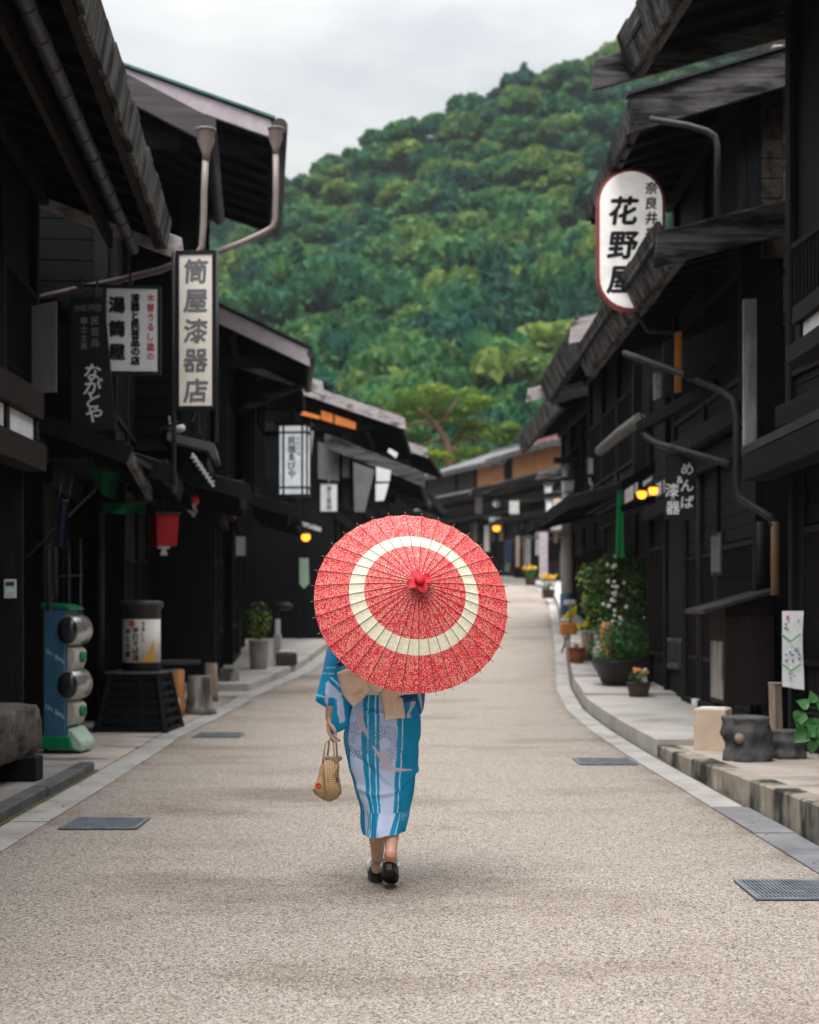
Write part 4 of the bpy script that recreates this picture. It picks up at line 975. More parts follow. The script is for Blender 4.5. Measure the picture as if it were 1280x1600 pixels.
# menpa board
o, wd, ht, yf = sign('shop_sign', 'black hanging board at the right with white hiragana, an ampersand and two kanji', 1041, 710, 1086, 810, 15.5, R(-3), 'board_black', 'board_black', .012, .05)
letters(o, 'ink_white', dict(s='めんば', x=.07, z=ht*.27, size=.15, step=.18, y=yf-.014, bold=.003, slant=.05), dict(s='&', x=-.01, z=ht*.10, size=.11, step=.1, y=yf-.014, bold=.002), dict(s='漆', x=-.095, z=-ht*.06, size=.155, step=.1, y=yf-.014, bold=.004), dict(s='の', x=-.09, z=-ht*.2, size=.05, step=.1, y=yf-.014), dict(s='器', x=-.085, z=-ht*.34, size=.155, step=.1, y=yf-.014, bold=.004))
bracket(o, [at(1050, 708, 15.5), at(1050, 690, 15.5)], .008); bracket(o, [at(1078, 708, 15.5), at(1078, 690, 15.5)], .008)
# standing lantern sign on the left, two small ones beyond
def lantern_sign(label, px0, py0, px1, py1, Y, s, extra=None, ink='ink_black'):
    c = at((px0+px1)/2, (py0+py1)/2, Y); wd = (px1-px0)/FPX*Y; ht = (py1-py0)/FPX*Y; d = wd*.55
    o = empty('lantern_sign', c, R(-6), label, 'lantern sign')
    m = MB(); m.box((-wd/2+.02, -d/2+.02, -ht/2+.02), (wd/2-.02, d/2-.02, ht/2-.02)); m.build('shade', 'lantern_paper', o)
    m = MB(); t_ = .032
    for x in (-wd/2, -wd/2+wd*.16, wd/2-wd*.16-t_, wd/2-t_):
        m.box((x, -d/2, -ht/2), (x+t_, -d/2+.019, ht/2)); m.box((x, d/2-.019, -ht/2), (x+t_, d/2, ht/2))
    for z in (-ht/2, -ht/2+ht*.105, ht/2-ht*.105-t_, ht/2-t_):
        m.box((-wd/2-.01, -d/2-.004, z), (wd/2+.01, d/2+.004, z+t_))
    m.build('frame', 'board_black', o)
    m = MB(); m.box((-wd/2-.05, -d/2-.05, ht/2), (wd/2+.05, d/2+.05, ht/2+.035)); m.tube([(0, 0, ht/2), (0, 0, ht/2+.25), (-.6, .1, ht/2+.3)], .02); m.build('cap', 'dark_wood_x', o)
    letters(o, ink, dict(s=s, x=-.02, z=ht*.30-.04, size=wd*.28, step=ht*.115, y=-d/2+.017, bold=.004), *([extra] if extra else []))
    return o
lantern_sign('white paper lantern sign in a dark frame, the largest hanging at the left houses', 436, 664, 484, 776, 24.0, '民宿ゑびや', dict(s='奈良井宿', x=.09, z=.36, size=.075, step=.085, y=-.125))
o, wd, ht, yf = sign('small_sign', 'small grey white sign with a dark written column, right of the lantern sign', 501, 756, 527, 799, 27.5, 0, 'board_black', 'sign_white', .012, .06)
letters(o, 'ink_grey', dict(s='漆工芸店', x=0, z=ht*.32, size=.11, step=ht*.22, y=yf, bold=.004)); bracket(o, [at(514, 756, 27.5), at(514, 742, 28.5)])
o, wd, ht, yf = sign('small_sign', 'plain pale paper sign hung low at the left shop front, above the planter', 369, 838, 384, 868, 23, 0, 'board_black', 'sign_white', .008, .05); bracket(o, [at(376, 838, 23), at(376, 825, 23)], .006)
# right: light box, white writing on black, far lanterns
o, wd, ht, yf = sign('light_box', 'grey white square light box above the black board with white writing', 918, 716, 938, 741, 27, 0, 'dark_metal', 'sign_white', .012, .12); bracket(o, [at(938, 728, 27), at(958, 728, 27)])
o, wd, ht, yf = sign('shop_sign', 'narrow black board with three rows of white characters under the light box', 916, 743, 938, 793, 27, 0, 'board_black', 'board_black', .01, .06)
letters(o, 'ink_white', dict(s='いろり', x=0, z=ht*.30, size=.20, step=ht*.32, y=yf-.012, bold=.016)); bracket(o, [at(938, 750, 27), at(958, 750, 27)])
def far_lantern(label, px, py, Y, w_, h_, mat='lamp_white', name='street_lantern'):
    c = at(px, py, Y); o = empty(name, c, 0, label, 'lantern')
    m = MB(); m.prism([(-w_/2*.85, -w_/2*.85, -h_/2), (w_/2*.85, -w_/2*.85, -h_/2), (w_/2, -w_/2, h_/2), (-w_/2, -w_/2, h_/2)], (0, w_*1.7, 0)); m.build('shade', mat, o)
    m = MB(); m.box((-w_/2-.06, -w_/2-.06, h_/2), (w_/2+.06, w_/2*.8, h_/2+.07)); m.tube([(0, 0, h_/2), (.0, 0, h_/2+.2), (.8, .0, h_/2+.25)], .025); m.build('cap', 'dark_metal', o)
far_lantern('white box lantern on the utility pole, under its grey hood', 888, 759, 33.4, .25, .25)
far_lantern('slim white lantern left of the utility pole, below a pale plaque', 858, 790, 42, .17, .38)
far_lantern('small pale plaque lantern left of the utility pole, above the slim white one', 857, 764, 42, .2, .22)
def globe(label, px, py, Y, r, mat, name='lamp', hood=True):
    c = at(px, py, Y); o = empty(name, c, 0, label, 'lamp')
    m = MB(); m.ball((0, 0, 0), r, 14); m.build('globe', mat, o)
    m = MB(); m.lathe([(r*1.3, r*.55), (r*.9, r*.95), (r*.25, r*1.1)], 14); m.tube([(0, 0, r), (0, 0, r*2.2), (r*2, .1, r*3)], r*.12); m.build('hood', 'dark_metal', o)
globe('glowing orange lamp at the right shop front, nearer to the black hanging board', 1021, 766, 17.9, .062, 'lamp_glow')
globe('glowing orange lamp at the right shop front, nearer to the green banner', 1003, 772, 18.9, .068, 'lamp_glow')
globe('glowing orange lamp hanging low under the left house front, beside the parasol', 478, 839, 26.5, .085, 'lamp_glow')
globe('tiny glowing orange lamp far up the street, just right of the parasol top', 776, 825, 62, .16, 'lamp_glow')
globe('white globe lamp far up the street, above the tiny orange lamp', 776, 787, 62, .17, 'lamp_white')

# ------------------------------------------------------------------ small things far up the street
def board_thing(name, label, cat, px0, py0, px1, py1, Y, mat, th=.04, arm=True):
    c = at((px0+px1)/2, (py0+py1)/2, Y); wd, ht = (px1-px0)/FPX*Y, (py1-py0)/FPX*Y
    o = empty(name, c, 0, label, cat); m = MB(); m.box((-wd/2, -th/2, -ht/2), (wd/2, th/2, ht/2)); m.build('panel', mat, o, bevel=.008)
    m = MB(); m.tube([(-wd/2, 0, ht/2+.02), (wd/2+.1, 0, ht/2+.02), (wd/2+.9, .4, ht/2+.02)], .02); m.build('bracket', 'dark_metal', o)
    return o
board_thing('shop_banner', 'tall white and pink cloth banner at the far right house fronts', 'banner', 843, 832, 856, 905, 44, 'lavender_metal')
board_thing('shop_banner', 'slim grey cloth banner left of the tall white and pink one', 'banner', 822, 842, 829, 893, 50, 'plaster_grey')
board_thing('shop_sign', 'pale square sign board far up the street, right of the white globe lamp', 'sign', 796, 783, 811, 803, 54, 'pole_grey')
board_thing('shop_sign', 'slim white strip sign far up the street, under the white globe lamp', 'sign', 765, 808, 783, 815, 60, 'sign_white')
board_thing('shop_sign', 'small lilac grey board far up the street, left of the white globe lamp', 'sign', 743, 776, 754, 803, 64, 'lavender_metal')
board_thing('shop_sign', 'pale peach board beside the utility pole, behind the slim white lantern', 'sign', 864, 779, 880, 795, 43, 'beige_block')
board_thing('shop_sign', 'lilac grey board beside the utility pole, under the peach one', 'sign', 861, 798, 879, 828, 43, 'lavender_metal')

board_thing('shop_banner', 'dark blue cloth banner far up the street, right of the tiny orange lamp', 'banner', 790, 845, 800, 880, 56, 'navy_cloth')
board_thing('shop_banner', 'narrow tan cloth banner far up the street, under the pale square board', 'banner', 806, 838, 812, 886, 54, 'far_tan')

# ------------------------------------------------------------------ things along the left side
# bench cut from a rough trough
o = empty('log_bench', (-3.24, 9.6, .075), R(-1.5), 'rough dark timber bench at the left edge beside the blue machine', 'bench')
m = MB(); n = 110; prof = [(-.42, .20), (-.44, .42), (-.40, .57), (-.2, .585), (.10, .585), (.26, .575), (.285, .54), (.29, .45), (.28, .34), (.27, .24), (.24, .18), (0, .16)]
vs = []
for i in range(n+1):
    y = -2.6+4.3*i/n
    for (x, z) in prof:
        q = noise.noise(Vector((x*4, y*3.2, z*5)))*.035+noise.noise(Vector((x*9, y*11, z*9)))*.014
        g_ = -.022*max(0, math.sin(y*23+1.5*noise.noise(Vector((y*3, z*2, 1)))))**3*(1 if x > .2 else .2); vs.append((x+q+g_, y, z+q*.5))
k = len(prof); m.add(vs, [(i*k+j, i*k+(j+1) % k, (i+1)*k+(j+1) % k, (i+1)*k+j) for i in range(n) for j in range(k)]+[tuple(range(k)), tuple(range(n*k, n*k+k))], True)
m.build('seat', 'trough_wood', o)
for y in (-2.0, 0, 1.42):
    m = MB(); m.box((-.3, y-.1, 0), (.34, y+.1, .19)); m.build('leg', 'dark_wood_x', o, bevel=.01)
# capsule vending machine
o = empty('capsule_machine', (-3.38, 13.95, .015), R(-6), 'blue and green capsule vending machine with two round domes', 'vending machine'); o.scale = (.76, 1, 1)
m = MB(); m.box((-.20, -.20, .14), (.10, .20, 1.40)); m.build('body', 'machine_blue', o, bevel=.02)
m = MB(); P = [(-.215, 1.40), (.06, 1.40), (.16, 1.385), (.16, 1.41), (.06, 1.445), (-.215, 1.46)]
m.prism([(x, -.21, z) for x, z in P], (0, .42, 0)); m.build('top_cap', 'machine_green', o, bevel=.01)
m = MB(); m.prism([(x, -.23, z) for x, z in [(-.25, .04), (.2, .04), (.16, .17), (-.23, .17)]], (0, .46, 0)); b_ = m.build('base', 'machine_green', o, bevel=.015)
m = MB(); m.prism([(x, -.20, z) for x, z in [(.10, .16), (.13, .25), (.19, .23), (.33, .10), (.31, .015), (.20, .03)]], (0, .40, 0)); m.build('foot', 'machine_mint', o, bevel=.02)
for y in (-.15, .15):
    m = MB(); m.ball((-.18, y, .03), .03, 10); m.ball((.24, y, .03), .03, 10); m.build('caster', 'board_black', b_)
for z in (1.19, .66):
    m = MB(); n = 20
    m.lathe([(.05, -.215), (.135, -.21), (.15, -.19), (.15, .19), (.135, .21), (.05, .215)], n); m.v = [(x+.135, z2, y+z) for x, y, z2 in m.v]; d = m.build('dome', 'chrome', o)
    m = MB(); m.lathe([(.02, -.222), (.13, -.218), (.13, -.2105)], n); m.v = [(x+.135, z2, y+z) for x, y, z2 in m.v]; m.build('dome_cover', 'glass_dark', d)
    m = MB(); m.prism([(x, -.17, zz+z-.40) for x, zz in [(.101, 0), (.17, .02), (.215, .10), (.215, .20), (.15, .24), (.101, .24)]], (0, .34, 0)); b2 = m.build('coin_box', 'machine_ivory', o, bevel=.012)
    m = MB(); m.lathe([(.055, 0), (.055, .05), (.03, .06)], 14); m.v = [(zz+.213, y, x+z-.26) for x, y, zz in m.v]; m.build('knob', 'machine_green', b2)
m = MB()
for z in (.99, .455):
    for i, ch in enumerate('Get Bank'):
        if ch != ' ':
            vs, fs = glyph(ch); m.add([(-.135+i*.03+a*.07, -.2015, z-i*.014+b*.07) for a, b in vs], fs)
m.build('lettering', 'cyan_ink', o, fix=False)
# intercom on a post
o = empty('intercom', at(16, 920, 11.9), R(10), 'small white intercom panel at the left edge, above the bench', 'intercom')
m = MB(); m.box((-.05, -.02, -.08), (.05, .02, .08)); m.build('case', 'device_white', o, bevel=.006)
m = MB(); m.box((-.035, -.0225, .025), (.035, -.0205, .058)); m.build('screen', 'screen_dark', o)
m = MB()
for i in range(3): m.box((-.03+i*.022, -.0225, -.03), (-.014+i*.022, -.0205, 0))
m.build('button', 'cyan_ink', o)
m = MB(); m.box((-.11, .021, -1.0), (.10, .10, 1.4)); m.build('mounting_post', 'dark_wood_v', o)
# drum lantern on its flared black base
o = empty('lantern_stand', (at(218, 1000, 16.5).x, 16.5, .012), R(-4), 'flared black slatted stand under the paper drum lantern', 'stand')
m = MB(); h0, h1, H = .40, .275, .665
for sx, sy in ((-1, -1), (1, -1), (1, 1), (-1, 1)): m.bar((sx*h0, sy*h0, 0), (sx*h1, sy*h1, H), .06, .06)
for t in (.05, .2, .36, .52, .66, .82, .95):
    hh_ = h0+(h1-h0)*t; z = H*t
    for sx, sy in ((-1, -1), (1, -1), (1, 1), (-1, 1)):
        ax, ay = -sy, sx; m.bar((sx*hh_, sy*hh_, z), (ax*hh_, ay*hh_, z), .03, .045)
for q in (-.33, .33):
    m.bar((q*h0, -h0, 0), (q*h1, -h1, H), .03, .03); m.bar((h0, q*h0, 0), (h1, q*h1, H), .03, .03)
m.build('slats', 'dark_wood_x', o)
m = MB(); m.prism([(-h0+.02, -h0+.02, .02), (h0-.02, -h0+.02, .02), (h0-.02, h0-.02, .02), (-h0+.02, h0-.02, .02)], (0, 0, .01)); 
v8 = [(sx*(h0-.03), sy*(h0-.03), .02) for sx, sy in ((-1, -1), (1, -1), (1, 1), (-1, 1))]+[(sx*(h1-.03), sy*(h1-.03), H-.01) for sx, sy in ((-1, -1), (1, -1), (1, 1), (-1, 1))]
m = MB(); m.add(v8, [(0, 1, 2, 3), (4, 5, 6, 7), (0, 1, 5, 4), (1, 2, 6, 5), (2, 3, 7, 6), (3, 0, 4, 7)]); m.build('core', 'board_black', o)
m = MB(); m.box((-.32, -.32, H), (.32, .32, H+.03)); m.build('top_board', 'grey_wood_x', o, bevel=.005)
zb = .012+H+.03
o = empty('drum_lantern', (at(221, 1000, 16.5).x, 16.5, zb), R(-6), 'black drum lantern with a white paper label, standing on the flared base', 'lantern')
m = MB(); m.lathe([(.215, 0), (.225, .02), (.222, .09), (.222, .10)], 28); m.build('foot', 'board_black', o)
m = MB(); m.lathe([(.221, .10), (.221, .60)], 28); lab = m.build('paper', 'sign_cream', o)
m = MB(); m.lathe([(.223, .60), (.225, .72), (.25, .73), (.258, .76), (.25, .80), (.20, .815), (.0, .82)], 28); m.build('lid', 'gutter_dark', o)
def wrap(mb, r): mb.v = [((r+.0+(-y-r))*math.sin(x/r), -(r+(-y-r))*math.cos(x/r), z) for x, y, z in mb.v]; return mb
m = MB(); text(m, '手打そば店', .0, .47, .075, .078, y=-.2225, bold=.003); text(m, 'うるしと', .085, .545, .055, .062, y=-.2225, bold=.002); text(m, 'ゆとり家', -.10, .46, .075, .088, y=-.2225, bold=.004)
wrap(m, .2215).build('lettering', 'ink_black', lab, fix=False)
m = MB(); m.prism([(-.05+.042*math.cos(a*.524), -.2225, .545+.042*math.sin(a*.524)) for a in range(12)], (0, -.001, 0)); wrap(m, .2215).build('seal', 'ink_red', lab)
m = MB(); m.prism([(.10, -.2222, .105), (.26, -.2222, .105), (.26, -.2222, .36)], (0, -.0008, 0)); m.build  # folded corner of the sheet
plain('label_orange', (.62, .30, .06), .7)
mo = MB(); nn = 9
for q in range(nn):
    xa, xb = .045+.17*q/nn, .045+.17*(q+1)/nn; za, zb2 = [.108+.26*((x-.045)/.17)**1.6 for x in (xa, xb)]
    mo.add([(xa, -.2226, .104), (xb, -.2226, .104), (xb, -.2226, zb2), (xa, -.2226, za)], [(0, 1, 2, 3)])
wrap(mo, .2215).build('stained_corner', 'label_orange', lab)
# stumps and small bench
def stump(label, px0, px1, py_top, Y, mat, flare=.25, g='log stumps along the left front', name='log_stump'):
    r = (px1-px0)/2/FPX*Y; c = at((px0+px1)/2, 1000, Y); zg = gz(Y)+.012; z1 = CAM_H+(HOR-py_top)/FPX*Y-zg
    o = empty(name, (c.x, Y, zg), rnd.uniform(0, 6), label, 'stump', g)
    sd = rnd.uniform(0, 99); lump = lambda a, z: .10*noise.noise(Vector((math.cos(a)*1.6, math.sin(a)*1.6, sd)))+.05*math.sin(a*7+sd)*(1-z/z1)
    m = MB(); m.lathe([(r*(1+flare), 0), (r*(1+flare*.4), z1*.18), (r, z1*.5), (r*.97, z1*.98)], 24, lump=lump); m.build('bark', mat, o)
    m = MB(); m.lathe([(r*.93, z1*.981), (r*.90, z1), (.01, z1+.002)], 24, lump=lump); m.build('cut_top', 'log_wood', o)
stump('reddish upright log beside the lantern stand, behind the white slip', 263, 288, 1046, 18.2, 'orange_log', .03)
stump('grey flared tree stump in the middle of the logs at the left', 293, 330, 1056, 18.6, 'log_grey', .42)
stump('pale stump with orange bark behind the flared grey one', 318, 340, 1036, 20.4, 'log_wood', .05)
stump('low rounded mossy stump at the step of the left pavement', 342, 374, 1044, 22.6, 'log_grey', .1)
o = empty('plank_seat', at(284, 1034, 20.2), R(8), 'grey plank lying across the logs at the left', 'plank')
m = MB(); m.box((-.38, -.2, -.035), (.26, .2, .025)); m.build('board', 'grey_wood_x', o, bevel=.01)
m = MB(); 
for x in (-.3, .18): m.box((x-.05, -.15, -1.02), (x+.05, .15, -.036))
m.build('leg', 'dark_wood_v', o)
o = empty('white_slip', (at(274, 1100, 17.3).x, 17.3, .012+gz(17.3)), R(-8), 'narrow white slip board leaning by the lantern stand', 'small board')
m = MB(); m.box((-.055, -.01, 0), (.055, .01, .30)); m.build('board', 'plaster_white', o, bevel=.003)
m = MB(); m.box((-.045, .01, 0), (.045, .09, .03)); m.build('foot', 'grey_wood_x', o)
# red box lantern, awning, clothes, red ball
c = at(256, 829, 17.2); o = empty('red_lantern', c, R(28), 'red box lantern with a white wooden tag hanging beneath', 'lantern')
m = MB(); k = .145
m.add([(-k*.86, -k*.86, -.19), (k*.86, -k*.86, -.19), (k*.86, k*.86, -.19), (-k*.86, k*.86, -.19), (-k, -k, .19), (k, -k, .19), (k, k, .19), (-k, k, .19)], [(3, 2, 1, 0), (4, 5, 6, 7), (0, 1, 5, 4), (1, 2, 6, 5), (2, 3, 7, 6), (3, 0, 4, 7)]); m.build('box', 'red_lantern', o, bevel=.008)
m = MB(); m.box((-.07, -.02, -.22), (.07, .02, -.191)); m.prism([(-.02, -.012, -.22), (.02, -.012, -.22), (.045, -.012, -.30), (-.045, -.012, -.30)], (0, .024, 0)); m.build('tag', 'plaster_white', o)
m = MB(); m.tube([(0, 0, .19), (0, 0, .62)], .008); m.box((-k-.02, -k-.02, .19), (k+.02, k+.02, .215)); m.build('hanger', 'dark_metal', o)
c = at(286, 784, 18.6); o = empty('slatted_awning', c, R(4), 'small white slatted awning box under the left eave, beside a red ball', 'awning')
m = MB(); m.prism([(-.17, -.2, .19), (.05, -.2, .19), (.17, -.2, -.10), (.12, -.2, -.19), (-.17, -.2, .08)], (0, .5, 0)); m.build('box', 'dark_metal', o)
m = MB()
for i in range(8):
    t = i/7; x0, z0 = -.17+.29*t, .185-.30*t; m.bar((x0, -.215, z0-.01), (x0+.03, -.215, z0-.085), .02, .018, (0, 1, 0))
m.bar((-.17, -.22, .20), (.17, -.22, -.10), .03, .05); m.build('slats', 'plaster_white', o)
o = empty('paper_ball', at(301, 781, 18.5), 0, 'round bright red paper ball hanging at the slatted awning', 'ball lantern')
m = MB(); m.ball((0, 0, 0), .085, 14); m.build('globe', 'red_bright', o)
m = MB(); m.tube([(0, 0, .08), (0, 0, .35)], .006); m.lathe([(.03, .078), (.03, .09)], 10); m.build('cap', 'board_black', o)
c = at(303, 700, 17.6); o = empty('slate_canopy', c, R(5), 'short slate topped canopy with pale rafter ends under the long sign', 'canopy')
m = MB(); m.prism([(-.30, -.3, .16), (.26, -.3, .03), (.30, -.3, -.14), (.24, -.3, -.16), (.20, -.3, -.06), (-.30, -.3, .06)], (0, 1.0, 0)); m.build('roof', 'slate_roof', o)
m = MB()
for i in range(7): m.box((-.02+i*.035, -.32, -.16-i*.048), (.06+i*.035, -.30, -.145-i*.048))
m.bar((0, -.29, -.10), (.26, -.29, -.50), .03, .03); m.build('rafter_ends', 'plaster_white', o)
m = MB(); m.box((-.7, -.1, -.05), (-.29, .0, .04)); m.build('bracket', 'dark_wood_x', o)
o = empty('white_bundle', at(277, 668, 17.55), 0, 'crumpled white bundle lying on the slate canopy', 'bundle')
m = MB(); vs0 = len(m.v); m.ball((0, 0, .0), .11, 14, (1.05, .9, .62)); m.v = [tuple(Vector(p)*(1+.22*noise.noise(Vector(p)*14))) for p in m.v]; m.build('cloth', 'plaster_white', o)
m = MB(); 
for i in range(4): m.tube([(-.09+i*.035, 0, .03), (-.10+i*.03, 0, .14-.02*i)], .006)
m.build('wire', 'plaster_white', o)
def cloth(name, label, pts, Y, mat, cat, nx=10, amp=.03, th=.006):
    P = [at(x, y, Y) for x, y in pts]; c = sum(P, Vector())/4
    o = empty(name, c, 0, label, cat); m = MB(); n = 12; A, B_, C_, D_ = [p-c for p in P]
    vs = []
    for s_ in (0, 1):
        for i in range(n+1):
            for j in range(n+1):
                u, v = i/n, j/n; p = (A*(1-u)+B_*u)*(1-v)+(D_*(1-u)+C_*u)*v
                vs.append(p+Vector((0, amp*math.sin(u*9+v*3)*(.4+.6*v)+s_*th, 0)))
    k = (n+1)**2
    fs = [(i*(n+1)+j, (i+1)*(n+1)+j, (i+1)*(n+1)+j+1, i*(n+1)+j+1) for i in range(n) for j in range(n)]
    m.add(vs, fs+[tuple(x+k for x in f[::-1]) for f in fs], True); m.build('fabric', mat, o)
    m = MB(); d = (B_-A); m.tube([A-d*.1, B_+d*.1], .012); m.tube([A, A+Vector((0, .2, .25))], .005); m.tube([B_, B_+Vector((0, .2, .25))], .005); m.build('rod', 'dark_metal', o)
    return o
cloth('green_cloth', 'dark green cloth hanging under the left canopy corner', [(138, 733), (184, 737), (181, 782), (158, 772)], 14.6, 'green_cloth', 'cloth')
cloth('green_cloth', 'bright green cloth strip stretched low behind the red lantern', [(160, 786), (229, 783), (228, 803), (160, 803)], 15.8, 'green_cloth', 'cloth')
cloth('navy_cloth', 'narrow navy cloth with one pale stripe hanging by the left posts', [(91, 782), (106, 783), (106, 856), (90, 855)], 13.0, 'navy_cloth', 'cloth')
o = empty('wooden_pole', at(95, 822, 12.9), 0, 'thin dark pole slanting up from the left posts to the green cloth', 'pole')
m = MB(); m.tube([at(40, 872, 12.7)-o.location, at(148, 766, 13.4)-o.location], .014); m.tube([at(148, 766, 13.4)-o.location, at(152, 745, 13.5)-o.location], .02); m.build('rod', 'brown_wood_x', o)
# planters further on
def pot_plant(name, label, px, py_base, Y, r, hgt, mat, leaves, crown_c, crown_r, nleaf, lsize, flowers=(), base_lift=.12, taper=.85, cat='potted plant', group=None, rim=True):
    c = at(px, py_base, Y); zg = c.z if base_lift is None else gz(Y)+base_lift
    o = empty(name, (c.x, Y, zg), 0, label, cat, group)
    m = MB(); m.lathe([(r*taper, 0), (r*(taper+1)/2, hgt*.5), (r, hgt*.95), (r*1.06, hgt*.96), (r*1.06, hgt), (r*.9, hgt)], 22); m.build('pot', mat, o)
    m = MB(); m.lathe([(r*.9, hgt*.99), (.01, hgt*1.01)], 16); m.build('soil', 'soil', o)
    m = MB()
    for i in range(7):
        a = rnd.uniform(0, 6.28); q = rnd.uniform(.2, .8); m.tube([(0, 0, hgt*.98), (crown_r[0]*.3*math.cos(a)*q, crown_r[1]*.3*math.sin(a)*q, hgt+crown_c*.5), (crown_r[0]*q*math.cos(a), crown_r[1]*q*math.sin(a), hgt+crown_c+crown_r[2]*.4)], [.012, .009, .004], 6)
    m.build('stems', 'stem_brown', o)
    for mt, share in leaves:
        m = MB()
        for i in range(int(nleaf*share)):
            while True:
                d = Vector((rnd.uniform(-1, 1), rnd.uniform(-1, 1), rnd.uniform(-1, 1)))
                if .25 < d.length < 1: break
            if noise.noise(d*2.3+Vector((Y, 0, 0))) < -.22: continue
            m.leaf((d.x*crown_r[0], d.y*crown_r[1], hgt+crown_c+d.z*crown_r[2]), lsize*rnd.uniform(.6, 1.3), d+Vector((rnd.uniform(-.7, .7), rnd.uniform(-.7, .7), .5)))
        m.build('foliage', mt, o, fix=False)
    for (mt, n, sz) in flowers:
        m = MB()
        for i in range(n):
            if n < 12 and i: m.build('flower', mt, o); m = MB()
            a, q = rnd.uniform(0, 6.28), math.sqrt(rnd.random()); x, y = crown_r[0]*q*math.cos(a), crown_r[1]*q*math.sin(a)-.02
            m.ball((x, y, hgt+crown_c+crown_r[2]*rnd.uniform(.5, 1.05)), sz*rnd.uniform(.8, 1.2), 8, (1, 1, .6))
        m.build('flower' if n < 12 else 'flowers', mt, o)
    return o
pot_plant('potted_shrub', 'yellow green shrub in a tall grey pot at the left house front', 404, 1036, 24.8, .17, .50, 'pot_grey', [('leaf_green', .4), ('leaf_yellow', .35), ('leaf_dark', .25)], .33, (.24, .24, .36), 420, .075)
o = empty('stone_block', (at(448, 1030, 25.5).x, 25.5, gz(25.5)+.12), R(5), 'low dark planter with a white top beside the grey pot', 'block')
m = MB(); m.box((-.19, -.2, 0), (.19, .2, .22)); m.build('body', 'clay_dark', o, bevel=.03)
m = MB(); m.box((-.15, -.17, .221), (.15, .17, .27)); m.build('top', 'plaster_white', o, bevel=.015)
o = empty('sign_stand', (at(434, 1000, 26.2).x, 26.2, gz(26.2)+.12), 0, 'slim grey stand with a pale upright panel behind the white topped block', 'sign stand')
m = MB(); m.box((-.07, -.06, 0), (.07, .06, .5)); m.build('base', 'pole_grey', o, bevel=.01)
m = MB(); m.box((-.045, -.03, .501), (.045, .03, .78)); m.build('panel', 'sign_white', o, bevel=.005)
m = MB(); m.tube([(0, 0, .5), (0, .02, 1.0)], .02); m.ball((.1, 0, 1.02), .16, 10, (1.2, .6, .5)); m.build('hood', 'dark_metal', o)

# ------------------------------------------------------------------ things along the right side
o = empty('meter_cabinet', (3.4, 14.65, .165), 0, 'dark wooden cabinet with a slanting lid against the right wall', 'cabinet')
m = MB(); m.box((-.23, -.35, .28), (.27, .35, 1.18)); b_ = m.build('box', 'brown_wood_v', o, bevel=.008)
m = MB(); m.box((-.236, -.30, .33), (-.231, .30, .92)); m.build('weathered_panel', 'log_grey', b_)
m = MB(); m.prism([(-.46, -.45, 1.20), (.30, -.45, 1.42), (.30, -.45, 1.465), (-.47, -.45, 1.245)], (0, .95, 0)); m.build('lid', 'pipe_grey', o, bevel=.006)
m = MB(); m.prism([(-.22, -.33, 1.181), (.26, -.33, 1.181), (.26, -.33, 1.40), (-.22, -.33, 1.262)], (0, .66, 0)); m.build('lid_support', 'brown_wood_v', o)
for x in (-.17, .21):
    for y in (-.28, .28):
        m = MB(); m.box((x-.04, y-.04, 0), (x+.04, y+.04, .279)); m.build('leg', 'dark_wood_v', o)
# poster sheet
o = empty('map_poster', (3.38, 12.55, 1.05), R(-87), 'white paper map with green and blue lines on the dark right wall', 'poster')
m = MB(); n = 10; vs = []
for i in range(n+1):
    for j in range(n+1):
        x, z = -.29+.58*i/n, -.34+.68*j/n; vs.append((x, .012*math.sin(i*.7)*math.cos(j*.5), z))
m.add(vs, [(i*(n+1)+j, (i+1)*(n+1)+j, (i+1)*(n+1)+j+1, i*(n+1)+j+1) for i in range(n) for j in range(n)], True); sh = m.build('sheet', 'sign_white', o, fix=False)
plain('map_green', (.05, .35, .12), .7); plain('map_ink', (.16, .22, .26), .7)
m = MB()
for zz in (.10, -.16):
    for (x0, z0, x1, z1) in ((-.27, zz+.03, 0, zz-.03), (0, zz-.03, .27, zz+.04)): m.bar((x0, -.016, z0), (x1, -.016, z1), .012, .003, (0, 1, 0)) if False else m.bar((x0, -.016, z0), (x1, -.016, z1), .002, .014)
m.build('green_line', 'map_green', sh)
m = MB()
for i in range(26):
    x, z = rnd.uniform(-.22, .2), rnd.choice([.22, .18, .02, -.02, -.06, -.24, -.1])+rnd.uniform(-.02, .02); m.box((x, -.0165, z), (x+rnd.uniform(.01, .07), -.0145, z+rnd.uniform(.006, .03)))
m.build('map_marks', 'map_ink', sh)
m = MB(); m.box((-.12, -.0165, .26), (-.06, -.0145, .30)); m.box((-.02, -.0165, -.28), (.0, -.0145, -.24)); m.build('red_mark', 'ink_red', sh)
o = empty('plinth_block', (at(1116, 1130, 12.9).x, 12.95, .11), R(-24), 'beige rounded block in front of the dark cabinet', 'block')
m = MB(); m.box((-.145, -.145, 0), (.145, .145, .40)); m.build('body', 'beige_block', o, bevel=.012)
m = MB(); m.box((-.11, -.11, .4001), (.11, .11, .404)); m.build('top_face', 'plaster_white', o)
